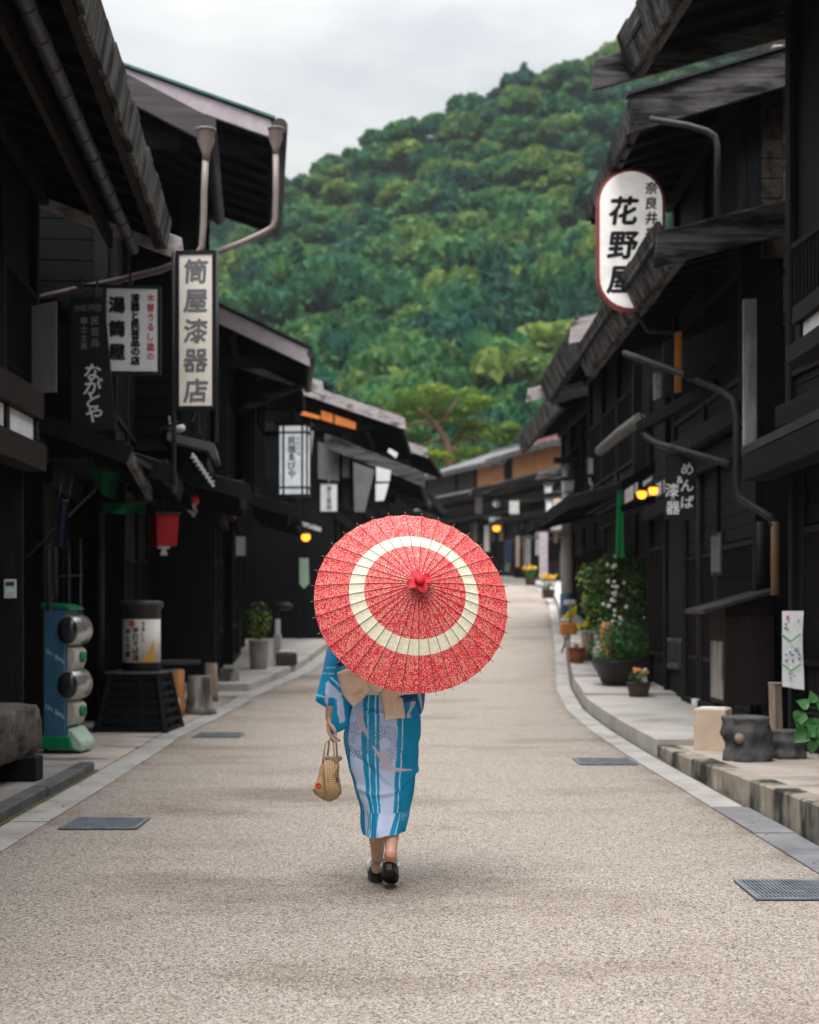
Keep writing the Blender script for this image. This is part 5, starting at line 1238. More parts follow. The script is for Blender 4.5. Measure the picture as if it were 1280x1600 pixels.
def rock(name, label, px, Y, zb, r, hgt, sd, mat='rock_dark', cat='stone', lean=0):
    o = empty(name, (at(px, 1000, Y).x, Y, zb), sd, label, cat)
    m = MB(); lump = lambda a, z: .26*noise.noise(Vector((math.cos(a)*1.3, math.sin(a)*1.3, z*3+sd)))+.12*noise.noise(Vector((math.cos(a)*4, math.sin(a)*4, z*12+sd)))+.05*noise.noise(Vector((math.cos(a)*9, math.sin(a)*9, z*28+sd)))
    m.lathe([(r*.85, -.02)]+[(r*(1.0+.06*math.sin(i*.9)), hgt*i/14) for i in range(14)]+[(r*.97, hgt*.97), (r*.90, hgt*1.0), (r*.5, hgt*1.01), (.02, hgt*1.0)], 44, lump=lump); m.v = [(x+lean*z, y, z) for x, y, z in m.v]; m.build('body', mat, o)
    return o
o = rock('stump_stone', 'big dark lichen grey stump on the right pavement beside the beige block', 1168, 11.75, .15, .195, .37, 1.0, cat='stump')
m = MB(); m.ball((-.19, .0, .2), .045, 8); m.build('knot', 'log_wood', o)
rock('stump_stone', 'lower dark stump right of the lichen grey one, under the stake', 1232, 12.0, .145, .15, .24, 3.3, cat='stump')
o = empty('wooden_stake', (at(1214, 1100, 12.35).x, 12.35, .14), R(5), 'pale squared stake standing behind the two dark stumps', 'stake')
m = MB(); m.bar((0, 0, 0), (-.01, .02, .62), .105, .07); m.build('post', 'log_wood', o, bevel=.01)
m = MB(); m.box((-.06, -.03, .62), (.05, .06, .628)); m.build('cut_top', 'pale_wood_y', o)
# leafy plant at the frame edge
o = empty('leafy_plant', (2.86, 9.5, .24), 0, 'plant with broad heart shaped green leaves at the right frame edge', 'potted plant')
m = MB(); m.lathe([(.09, 0), (.12, .16), (.125, .18), (.11, .18)], 18); m.build('pot', 'clay_dark', o)
def big_leaf(mb, p, d, L, tilt):
    p, d = Vector(p), Vector(d).normalized(); s_ = d.cross(Vector((.1, -.9, .35))).normalized(); n_ = s_.cross(d)
    pr = [(0, 0), (.05, .30), (.25, .46), (.5, .36), (.75, .18), (1, 0)]
    mid = [p+d*L*t+n_*(-.12*L*t*t) for t, q in pr]
    lf = [mid[i]+s_*L*pr[i][1]+n_*.10*L for i in range(6)]; rt = [mid[i]-s_*L*pr[i][1]+n_*.10*L for i in range(6)]
    o_ = mid+lf+rt; mb.add(o_, [(i, i+1, 7+i, 6+i) for i in range(5)]+[(i+1, i, 12+i, 13+i) for i in range(5)], True)
lv = MB(); stm = MB()
for (px, py, dx, dz, L) in [(1252, 1112, -.3, -.7, .15), (1266, 1122, .2, -.8, .15), (1278, 1108, .6, .3, .14), (1262, 1142, -.7, -.5, .17), (1280, 1134, .3, -.5, .18), (1272, 1098, -.2, .7, .11), (1270, 1158, -.1, -1, .12), (1292, 1120, .5, .2, .16), (1300, 1150, .8, -.3, .16), (1310, 1100, .3, .6, .16), (1290, 1085, 0, .8, .13), (1258, 1128, -.5, .2, .13), (1272, 1130, -.2, -.7, .14), (1264, 1104, -.6, .3, .12), (1284, 1150, .2, -.9, .15), (1276, 1142, -.5, -.2, .12)]:
    q = at(px, py, 9.4)-o.location; big_leaf(lv, q, (dx, rnd.uniform(-.4, .1), dz), L*.78, 0); stm.tube([(0, 0, .17), (q.x*.5, q.y*.5, max(q.z, .2)*.85+.05), tuple(q)], [.006, .005, .003], 6)
plain('leaf_fresh', (.045, .15, .045), .45); lv.build('leaves', 'leaf_fresh', o, fix=False); stm.build('stems', 'leaf_dark', o)
# planters by the right kerb
o = pot_plant('tub_planter', 'wide black glazed tub overflowing with dark green plants', 966, 1082, 20.9, .40, .36, 'black_glaze', [('leaf_green', .55), ('leaf_dark', .45)], .26, (.46, .36, .40), 1900, .06, [('petal_white', 8, .012)], base_lift=.20, taper=.55)
o = pot_plant('flower_pot', 'brown clay pot of orange marigolds in front of the black tub', 998, 1092, 19.4, .165, .19, 'clay_dark', [('leaf_green', .5), ('leaf_dark', .5)], .08, (.17, .15, .10), 260, .035, [('petal_orange', 7, .035), ('petal_white', 2, .03), ('petal_pink', 2, .025)], base_lift=.17, taper=.75)
pot_plant('flower_pot', 'terracotta pot with a thin stem, lowest at the kerb before the yellow banner stand', 901, 1028, 24.6, .15, .27, 'terracotta', [('leaf_green', 1)], .05, (.12, .12, .06), 40, .04, base_lift=.24, taper=.8)
o = empty('log_planter', (at(918, 1010, 25.0).x, 25.0, gz(25)+.24), 0, 'upright hollow log with yellow flowers next to the terracotta pot', 'planter')
m = MB(); m.lathe([(.105, 0), (.10, .25), (.105, .50), (.085, .51)], 20, lump=lambda a, z: .06*math.sin(a*5)); m.build('log', 'log_wood', o)
m = MB(); [m.leaf((rnd.gauss(0, .08), rnd.gauss(0, .08), .54+abs(rnd.gauss(0, .07))), .06) for i in range(170)]; m.build('foliage', 'leaf_green', o, fix=False)
m = MB(); [m.ball((rnd.gauss(0, .085), rnd.gauss(0, .08), .56+abs(rnd.gauss(0, .07))), .022, 6) for i in range(60)]; m.build('flowers', 'petal_yellow', o)
o = empty('carved_log', (at(949, 1000, 21.75).x, 21.75, gz(21.75)+.2), 0, 'tall orange brown carved log post among the plants', 'carving')
m = MB(); m.lathe([(.085, 0), (.10, .10), (.12, .22), (.125, .36), (.085, .46), (.11, .54), (.12, .66), (.115, .80), (.08, .88), (.01, .90)], 20, lump=lambda a, z: .05*math.sin(a*3+z*5)); m.build('figure', 'orange_log', o)
m = MB(); m.box((-.13, -.13, -.02), (.13, .13, .0)); m.build('base', 'clay_dark', o)
o = empty('banner_stand', (at(888, 985, 27.5).x, 27.5, gz(27.5)+.16), 0, 'wooden stand topped with a yellow cloth beside the utility pole', 'stand')
m = MB(); m.box((-.16, -.14, .35), (.17, .14, .58)); m.build('basket', 'amber_wood', o, bevel=.03)
for pp in ([(.02, 0, 0), (.02, 0, .352)], [(-.13, 0, .0), (.0, 0, .352)]):
    m = MB(); m.tube(pp, .022); m.build('leg', 'log_wood', o)
m = MB(); m.tube([(.02, -.1, .581), (.03, -.02, .98)], .018); m.build('upright', 'log_wood', o)
m = MB(); m.prism([(-.12, -.05, .66), (.15, -.05, .70), (.17, -.05, .92), (.05, -.05, .86)], (0, .06, 0)); m.build('yellow_cloth', 'petal_yellow', o, bevel=.01)
m = MB(); m.box((-.14, -.06, .60), (.1, .04, .66)); m.box((-.08, -.02, .93), (.14, .06, 1.02)); m.build('white_cloth', 'plaster_white', o, bevel=.015)
for lab, px, py, Y in (('orange flower tub far up the street, the left one of two at the kerb', 829, 918, 50), ('orange flower tub far up the street, nearer to the utility pole', 857, 934, 42)):
    pot_plant('flower_tub', lab, px, py, Y, .20, .26, 'clay_dark', [('leaf_green', 1)], .18, (.26, .24, .24), 160, .08, [('petal_orange', 18, .05), ('petal_yellow', 12, .045)], base_lift=.16, group='orange flower tubs far up the kerb')
# climbing shrub with white flowers
o = empty('flowering_shrub', (at(955, 990, 22.6).x+.12, 22.6, gz(22.6)+.2), 0, 'tall leafy shrub with white flowers against the right house front', 'shrub')
m = MB(); 
for i in range(6):
    a = rnd.uniform(-1, 1); m.tube([(a*.1, 0, 0), (a*.25, rnd.uniform(-.1, .1), .6), (a*.42, rnd.uniform(-.15, .1), 1.3), (a*.5, 0, 1.9)], [.022, .018, .012, .005], 6)
m.build('trunk', 'stem_brown', o)
clumps = [(-.40, 1.55, .26), (-.30, 1.15, .30), (-.12, 1.7, .28), (.12, 1.35, .36), (.0, .95, .32), (.30, 1.65, .30), (.34, 1.0, .34), (-.40, 1.2, .20), (.22, .6, .32), (.45, 1.35, .25), (.05, 1.95, .2), (-.15, .7, .2)]
for mt, n in (('leaf_green', 1700), ('leaf_dark', 1500), ('leaf_yellow', 560)):
    m = MB()
    for i in range(n):
        cx, cz, rr = rnd.choice(clumps if mt != 'leaf_yellow' else clumps[:4]+clumps[7:8]); d = Vector((rnd.gauss(0, 1), rnd.gauss(0, 1), rnd.gauss(0, 1))).normalized()*rr*rnd.uniform(.6, 1.05)
        m.leaf((cx+d.x, d.y*.8, cz+d.z), rnd.uniform(.05, .09), d+Vector((0, -.2, .4)))
    m.build('foliage', mt, o, fix=False)
m = MB()
for i in range(26):
    cz = rnd.uniform(.8, 2.0); m.ball((-.12+rnd.gauss(0, .07), -.30+rnd.uniform(-.06, .04), cz), rnd.uniform(.02, .04), 8, (1, .6, 1))
m.build('flowers', 'petal_white', o)
cloth('green_banner', 'tall narrow green banner strip above the flowering shrub', [(964, 768), (973, 765), (975, 872), (962, 872)], 20.6, 'green_banner', 'banner', amp=.01)
# utility pole
o = empty('utility_pole', (at(886, 900, 34).x, 34, gz(34)+.1), 0, 'grey concrete utility pole on the right beside the flowering shrub', 'utility pole')
m = MB(); m.tube([(0, 0, 0), (0, 0, 3.9)], [.15, .12], 16); m.build('shaft', 'pole_grey', o)
m = MB(); m.lathe([(.165, .25), (.165, .75), (.15, .76)], 16); m.build('sleeve', 'machine_blue', o)
m = MB(); m.box((-.32, -.16, 3.86), (.34, .16, 4.0)); m.build('hood', 'dark_metal', o)
m = MB(); m.tube([(-.02, -.1, 2.1), (-.25, -.14, 2.15)], .05); m.build('fitting', 'pole_grey', o)

# ------------------------------------------------------------------ garden pine behind the roofs
Yp = 104.0; zp = gz(Yp)
o = empty('garden_pine', (at(705, 800, Yp).x, Yp, zp), 0, 'spreading garden pine with reddish limbs rising behind the far roofs', 'pine tree')
A_ = lambda px, py, dy=0: at(px, py, Yp+dy)-o.location
m = MB()
m.tube([(A_(712, 800)), A_(716, 765), A_(700, 738), A_(703, 712), A_(698, 690), A_(684, 668), A_(668, 650)], [.34, .32, .30, .27, .24, .2, .12], 10)
m.build('trunk', 'bark_red', o)
m = MB()
for pts in ([(698, 700), (714, 704), (735, 718), (742, 724)], [(716, 735), (716, 690), (712, 680), (735, 684), (755, 690)], [(690, 672), (660, 660), (630, 668), (612, 668)], [(700, 700), (730, 668), (760, 660)], [(696, 690), (676, 690), (650, 700)], [(690, 665), (700, 645), (715, 625)], [(672, 652), (650, 640), (630, 628)]):
    m.tube([A_(x, y, rnd.uniform(-1, 1)) for x, y in pts], [.18]+[.13]*(len(pts)-2)+[.06], 8)
m.build('limbs', 'bark_red', o)
pads = [(636, 626, 50, 10), (694, 616, 52, 11), (742, 636, 44, 11), (606, 650, 34, 9), (668, 646, 38, 9), (728, 664, 42, 10), (764, 684, 40, 12), (634, 684, 40, 10), (676, 712, 40, 10), (748, 706, 38, 11), (784, 672, 24, 9), (618, 706, 34, 9)]
foliage_mat('pine_needles', (.03, .10, .018), (.10, .18, .018), (.25, .29, .03))
m = MB(); hue = []
for (px, py, rx, ry) in pads:
    rx, ry = rx*1.22, ry*1.3; k = Yp/FPX; c = A_(px, py, rnd.uniform(-2.0, 2.0))
    for sc in range(5):
        cc = c+Vector((rnd.uniform(-.6, .6)*rx*k, rnd.uniform(-.6, .6)*rx*k, rnd.uniform(-.4, .5)*ry*k)); n0 = 120
        for i in range(n0):
            d = Vector((rnd.gauss(0, 1), rnd.gauss(0, 1), rnd.gauss(0, 1))).normalized()*rnd.uniform(.5, 1)
            f0 = len(m.f); m.leaf(cc+Vector((d.x*rx*k*.5, d.y*rx*k*.5, d.z*ry*k*.62)), rnd.uniform(.28, .5), d+Vector((0, 0, .6)), .4)
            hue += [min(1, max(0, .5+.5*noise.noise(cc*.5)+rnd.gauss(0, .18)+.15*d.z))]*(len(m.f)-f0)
cr_ = m.build('crown', 'pine_needles', o, fix=False); a = cr_.data.attributes.new('hue', 'FLOAT', 'FACE'); a.data.foreach_set('value', hue)

# ------------------------------------------------------------------ litter blown into the gutters
plain('dead_leaf', (.16, .095, .045), .9)
m = MB()
for i in range(190):
    y = 5+25*rnd.random()**1.5
    x = interp(ER, y)+rnd.gauss(-.02, .10) if rnd.random() < .5 else interp(EL, y)+rnd.gauss(.02, .10)
    m.leaf((x, y, gz(y)+.012), rnd.uniform(.012, .035), (rnd.gauss(0, .25), rnd.gauss(0, .25), 1))
tag(m.build('fallen_leaves', 'dead_leaf', fix=False), 'small dry leaves and grit lying along both road gutters', 'fallen leaves', kind='stuff')

# ------------------------------------------------------------------ the woman with the parasol
PX, PY = -.133, 7.10
person = empty('person', (PX, PY, 0), 0, 'woman in a blue and white striped yukata walking away under the red parasol', 'person')
SK = .003173
def K(zx, zy):                      # sketch coordinates of the figure -> (x, z) relative to its base
    px = 470+zx/5.565; py = 980+zy/5.565
    return ((px-CX)*SK-PX, CAM_H+(HOR-py)*SK)
def skin_mat():
    m, t, b = newmat('skin'); v = coords(t, (9, 9, 9)); n = nd(t, 'ShaderNodeTexNoise', ins={'Scale': 1.0, 'Detail': 5}); t.links.new(v, n.inputs[0])
    c = ramp(t, [(.3, (.54, .31, .225)), (.7, (.68, .44, .34))], n.outputs[0]); at_ = nd(t, 'ShaderNodeAttribute', attribute_name='warm'); mw = nd(t, 'ShaderNodeMix', data_type='RGBA'); t.links.new(at_.outputs['Fac'], mw.inputs[0]); t.links.new(c, mw.inputs[6]); mw.inputs[7].default_value = (.68, .27, .16, 1); t.links.new(mw.outputs[2], b.inputs['Base Color'])
    b.inputs['Roughness'].default_value = .5; b.inputs['Subsurface Weight'].default_value = .12; b.inputs['Subsurface Radius'].default_value = (.02, .008, .004); b.inputs['Subsurface Scale'].default_value = .3
skin_mat()
plain('hair', (.012, .008, .006), .4, .4); plain('heel_skin', (.62, .24, .14), .55)

# the body: one voxel-joined surface of tapered limbs
b = MB()
def limb(pts, rs, n=14): b.tube(pts, rs, n); [b.ball(p, r, 12) for p, r in zip(pts, rs)]
limb([(0, 0, .80), (0, .0, .92), (0, .01, 1.05), (0, .02, 1.17), (0, .03, 1.25)], [.13, .115, .11, .12, .085])
b.ball((-.065, -.03, .82), .10, 12); b.ball((.065, -.03, .82), .10, 12)
limb([(0, .03, 1.25), (0, .045, 1.31), (0, .06, 1.36)], [.06, .048, .046])
b.ball((0, .07, 1.44), .092, 18, (.84, 1.0, 1.18)); b.ball((0, .10, 1.385), .06, 12, (.9, 1, .8))      # head, jaw
b.ball((0, .168, 1.425), .016, 8, (.8, 1.0, 1.2)); b.ball((0, .155, 1.392), .018, 8, (1.2, .5, .5))     # nose, lips
for s_ in (-1, 1):
    b.ball((s_*.078, .07, 1.432), .022, 8, (.5, .8, 1.3)); b.ball((s_*.03, .145, 1.41), .022, 8, (1, .7, .9))
limb([(-.10, .02, 1.22), (-.165, .01, 1.205), (-.235, -.03, 1.03), (-.252, -.06, .90), (-.262, -.05, .845)], [.06, .052, .040, .031, .023])
limb([(.10, .02, 1.22), (.165, .02, 1.205), (.21, .12, 1.0), (.17, .25, 1.10), (.145, .285, 1.155)], [.06, .052, .040, .032, .024])
def hand(w, palm_end, side, curl_dir, thumb_dir, spread, lens=(.072, .080, .076, .060), curl=1.0):
    w, e = Vector(w), Vector(palm_end); ax = (e-w).normalized(); sd_ = Vector(side).normalized(); cd = Vector(curl_dir).normalized()
    for k in (-1.5, -.5, .5, 1.5): b.tube([w+sd_*k*.008, w+(e-w)*.5+sd_*k*.015, e+sd_*k*.0175], [.014, .0135, .0105], 10)
    for k, L in zip((-1.5, -.5, .5, 1.5), lens):
        p = e+sd_*k*.0185; d = ax.copy(); pts = [p]; rs = [.0098]
        for j, (f, a) in enumerate(((.42, .55), (.33, .85), (.25, .7))):
            d = (d*math.cos(a*curl)+cd*math.sin(a*curl)).normalized(); cd2 = cd-d*cd.dot(d)
            p = p+d*L*f; pts.append(p); rs.append(.0092-.0012*j)
        b.tube(pts, rs, 10); b.ball(pts[-1], rs[-1], 8)
    t0 = w+(e-w)*.35-sd_*.022; td = Vector(thumb_dir).normalized()
    b.tube([t0, t0+td*.026+ax*.012, t0+td*.035+ax*.034+cd*.014, t0+td*.026+ax*.052+cd*.026], [.0125, .0115, .0098, .008], 10); b.ball(t0+td*.026+ax*.052+cd*.026, .008, 8)
HAND_L = Vector((-.270, -.045, .765))
hand((-.262, -.05, .845), (-.268, -.048, .785), (0, 1, 0), (.85, 0, -.1), (.4, -.6, 0), 1, curl=1.0)
hand((.145, .285, 1.155), (.115, .30, 1.20), (.2, -.35, -.9), (-.4, -.9, .1), (-.5, .2, .8), 1, curl=1.15)
# legs
limb([(-.075, 0, .80), (-.07, .08, .45), (-.035, .10, .30), (-.030, .13, .16), (-.032, .14, .105)], [.085, .055, .050, .034, .029])
limb([(-.032, .13, .09), (-.035, .18, .075), (-.04, .26, .058), (-.042, .315, .052)], [.032, .032, .030, .022])
b.ball((-.032, .105, .075), .031, 10)
limb([(.075, 0, .80), (.055, .03, .46), (.048, -.045, .33), (.043, -.095, .245), (.042, -.105, .215)], [.085, .054, .046, .035, .031])
limb([(.040, -.115, .185), (.038, -.085, .15), (.036, -.03, .10), (.036, .01, .065)], [.033, .033, .033, .030])
b.ball((.041, -.135, .19), .032, 10, (1, .9, 1.15))
for s_, fx, fy, fz, dy in ((-1, -.042, .325, .05, .03), (1, .036, .03, .055, .03)):
    for k in range(5): b.ball((fx+(k-2)*.013, fy+dy-abs(k-(3 if s_ < 0 else 1))*.006, fz-.002), .0105-(.0014*k if s_ > 0 else .0014*(4-k)), 8, (1, 1.5, 1))
body = b.build('body', 'skin', person, fix=True)
md = body.modifiers.new('r', 'REMESH'); md.mode = 'VOXEL'; md.voxel_size = .0048; md.use_smooth_shade = True
md2 = body.modifiers.new('s', 'SMOOTH'); md2.iterations = 5; md2.factor = .5
me = bpy.data.meshes.new_from_object(body.evaluated_get(bpy.context.evaluated_depsgraph_get())); body.modifiers.clear(); body.data = me
me.materials.clear(); me.materials.append(MATS['skin'])
n = len(me.vertices); co = np.empty(n*3, np.float32); me.vertices.foreach_get('co', co); co = co.reshape(-1, 3)
warm = np.exp(-((co[:, 0]-.041)/.040)**2-((co[:, 1]+.145)/.050)**2-((co[:, 2]-.175)/.042)**2)
hnd = np.linalg.norm(co-np.array(HAND_L), axis=1); warm = np.clip(np.maximum(warm*.95, .45*np.exp(-(hnd/.05)**2)), 0, 1)
wa = me.attributes.new('warm', 'FLOAT', 'POINT'); wa.data.foreach_set('value', warm.astype(np.float32))
me.polygons.foreach_set('use_smooth', [True]*len(me.polygons))
m = MB()
for s_ in (-1, 1): m.ball((s_*.031, .152, 1.437), .0115, 10)
m.build('eyes', 'ink_white', person)
m = MB()
for s_ in (-1, 1): m.ball((s_*.031, .1605, 1.437), .006, 8)
m.build('irises', 'ink_black', person)
m = MB(); m.ball((0, .045, 1.462), .098, 18, (.88, .98, 1.08)); m.ball((0, -.045, 1.505), .05, 14, (1.1, .9, .9))
for i in range(9):
    a = -1.2+i*.3; m.tube([(0, -.02, 1.55), (.085*math.sin(a), -.03-.03*math.cos(a), 1.47), (.06*math.sin(a), -.01, 1.38)], [.012, .022, .008], 8)
m.build('hair', 'hair', person)

# yukata: lofted rings with folds; the printed pattern is a colour attribute on the cloth
def cloth_mat():
    m, t, b_ = newmat('yukata_cloth'); a = nd(t, 'ShaderNodeAttribute', attribute_name='print')
    v = coords(t, (420, 420, 420)); n_ = nd(t, 'ShaderNodeTexNoise', ins={'Scale': 1.0, 'Detail': 2}); t.links.new(v, n_.inputs[0])
    t.links.new(a.outputs['Color'], b_.inputs['Base Color']); b_.inputs['Roughness'].default_value = .85; b_.inputs['Specular IOR Level'].default_value = .15
    bp = nd(t, 'ShaderNodeBump', ins={'Strength': .12, 'Distance': .001}); t.links.new(n_.outputs[0], bp.inputs['Height']); t.links.new(bp.outputs[0], b_.inputs['Normal'])
cloth_mat()
TEAL, TEAL2, LIGHT, LINE, PINK, NAVY = (.012, .30, .57), (.007, .20, .40), (.55, .66, .90), (.46, .72, .85), (.60, .53, .66), (.02, .05, .15)
prof = [  # z, half left, half right, depth front, depth back, x shift y
    (.243, .094, .112, .15, .172, 0, .02), (.30, .106, .122, .15, .17, 0, .02), (.376, .115, .135, .14, .16, 0, .025), (.47, .135, .155, .135, .155, 0, .02),
    (.60, .168, .176, .13, .145, 0, .01), (.757, .192, .190, .13, .155, 0, 0), (.85, .188, .188, .125, .15, 0, 0), (.95, .165, .165, .12, .135, 0, 0), (1.05, .150, .150, .12, .125, 0, .005), (1.15, .158, .158, .115, .12, 0, .01), (1.22, .165, .165, .10, .11, 0, .02), (1.26, .13, .13, .085, .095, 0, .03), (1.29, .075, .075, .06, .065, 0, .04), (1.31, .062, .062, .05, .055, 0, .045)]
def pr(z):
    for a, c in zip(prof, prof[1:]):
        if a[0] <= z <= c[0]:
            t = (z-a[0])/(c[0]-a[0]); return [p+(q-p)*t for p, q in zip(a, c)]
    return list(prof[0] if z < prof[0][0] else prof[-1])
creases = []   # (x0, z0, x1, z1, amp, width)
for (a, c, amp, wd) in [((430, 1040), (840, 1430), -.011, .016), ((430, 1020), (830, 1405), .009, .018), ((1030, 1270), (840, 1430), -.010, .016), ((1040, 1235), (850, 1400), .007, .016), ((640, 1445), (900, 1395), .010, .014), ((480, 1380), (640, 1450), .006, .014), ((1045, 1000), (880, 1130), -.006, .02), ((460, 700), (900, 720), -.007, .010), ((460, 722), (900, 740), .007, .010), ((520, 1500), (600, 1800), -.008, .018), ((690, 760), (640, 1000), -.004, .03), ((960, 800), (980, 1250), -.004, .03), ((400, 900), (470, 1300), .006, .025), ((760, 1150), (600, 1250), -.004, .02)]:
    creases.append((*K(*a), *K(*c), amp*1.7, wd))
NT, NZ = 300, 330
zs = np.linspace(.262, 1.31, NZ)
cats = [([(500, 715), (560, 715), (548, 770), (560, 840), (600, 950), (590, 955), (545, 890), (515, 915), (495, 905), (505, 860), (490, 790)], PINK),
        ([(620, 1010), (640, 1020), (690, 1080), (730, 1035), (760, 1075), (790, 1160), (800, 1200), (970, 1232), (975, 1243), (860, 1243), (700, 1225), (690, 1205), (705, 1150), (660, 1085)], PINK),
        ([(955, 640), (985, 615), (1010, 625), (980, 690), (945, 740), (960, 775), (925, 785), (920, 750), (945, 700)], PINK)]
cats = [(np.array([K(*q) for q in P]), c) for P, c in cats]
def inpoly(P, x, z):
    r = np.zeros(x.shape, bool); n_ = len(P)
    for i in range(n_):
        x0, z0 = P[i]; x1, z1 = P[(i+1) % n_]
        c = ((z0 > z) != (z1 > z)); r ^= c & (x < (x1-x0)*(z-z0)/((z1-z0) if z1 != z0 else 1e-9)+x0)
    return r
TH = np.linspace(0, 2*np.pi, NT, endpoint=False)      # 0 = middle of the back, positive to the wearer's right
V = np.zeros((NZ, NT, 3)); COL = np.zeros((NZ, NT, 3))
hem = lambda th: .020*(.5+.5*np.tanh((np.sin(th)-.0)*2.2))*(.5+.5*np.tanh(np.cos(th)*4+1))
for i, z in enumerate(zs):
    a = pr(z); sx = np.where(np.sin(TH) < 0, a[1], a[2]); dy = np.where(np.cos(TH) > 0, a[4], a[3])
    x = sx*np.sin(TH); y = a[6]-dy*np.cos(TH); zz = z+hem(TH)*max(0, 1-(z-.262)/.12)
    d = np.zeros(NT)
    for (x0, z0, x1, z1, amp, wd) in creases:
        L = math.hypot(x1-x0, z1-z0); ux, uz = (x1-x0)/L, (z1-z0)/L
        s = (x-x0)*ux+(zz-z0)*uz; q = (x-x0)*uz-(zz-z0)*ux
        e = np.clip(np.minimum(s, L-s)/(.25*L)+.3, 0, 1); d += amp*np.exp(-(q/wd)**2)*e*(np.cos(TH) > -.2)
    d += .0040*np.sin(TH*9+z*9)*np.clip((.62-z)/.3, 0, 1)+.0022*np.sin(TH*5-z*31)+.0025*np.array([noise.noise(Vector((math.sin(t_)*5, math.cos(t_)*5, z*9))) for t_ in TH])
    nx_, ny_ = np.sin(TH), -np.cos(TH)
    V[i, :, 0] = x+d*nx_; V[i, :, 1] = y+d*ny_; V[i, :, 2] = zz
    th = (TH+np.pi) % (2*np.pi)-np.pi; th = th+.05*np.clip((.38-zz)/.1, 0, 1)+.015*np.sin(zz*14)
    ang = np.degrees(th)
    c = np.tile(np.array(TEAL), (NT, 1))
    per = ((ang+59) % 81.5)
    light = (per < 25.5) | ((ang > -5) & (ang < 22)) ; tealz = (ang >= 22) & (ang < 76)
    light = np.where((ang > -30) & (ang < 76), (ang > -5) & (ang < 22), light)
    c[light] = LIGHT
    for l in (-23, -11, 31, -70, 100, 130, -110): c[np.abs(ang-l) < 1.1] = LINE
    # second print field below the fold has its own stripes
    if z < .385:
        c[:] = TEAL; sh = ang+(.385-z)*55
        c[(sh > -9) & (sh < 27)] = LIGHT; c[(sh > -58) & (sh < -44)] = LIGHT
        for l in (-30, 40, -38, 95): c[np.abs(sh-l) < 1.6] = LINE
        pn = [noise.noise(Vector((float(t_)*40, z*320, 2))) for t_ in TH]; c[(np.array(pn) > .33) & (ang > 42) & (ang < 80) & (z > .33)] = LINE
    back = np.cos(TH) > 0
    for (cx_, cz_) in (K(520, 970), K(735, 1000)):
        r_ = np.hypot(x-cx_, zz-cz_); ring = (r_ < .030*3.1) & (r_ > .028) & ((r_*1000 % 9) < 4.5) & (np.sin(np.arctan2(zz-cz_, x-cx_)*36) > -.2) & back
        c[ring] = np.where((c[ring] == np.array(LIGHT)).all(1)[:, None], np.array((.05, .17, .36)), np.array((.10, .34, .55)))
    for P, pc in cats: c[inpoly(P, x, zz) & back] = pc
    if z > .93: c = np.where((ang > 20)[:, None] & (ang < 150)[:, None], np.array(NAVY)*1.2+c*.12, c)
    COL[i] = c
me = bpy.data.meshes.new('yukata'); vs = V.reshape(-1, 3)
fs = [(i*NT+j, i*NT+(j+1) % NT, (i+1)*NT+(j+1) % NT, (i+1)*NT+j) for i in range(NZ-1) for j in range(NT)]
me.from_pydata(vs.tolist(), [], fs); ca = me.color_attributes.new('print', 'FLOAT_COLOR', 'POINT')
ca.data.foreach_set('color', np.concatenate([COL.reshape(-1, 3), np.ones((NZ*NT, 1))], 1).astype(np.float32).ravel())
me.materials.append(MATS['yukata_cloth']); me.polygons.foreach_set('use_smooth', [True]*len(fs))
yk = bpy.data.objects.new('yukata', me); C.objects.link(yk); yk.parent = person

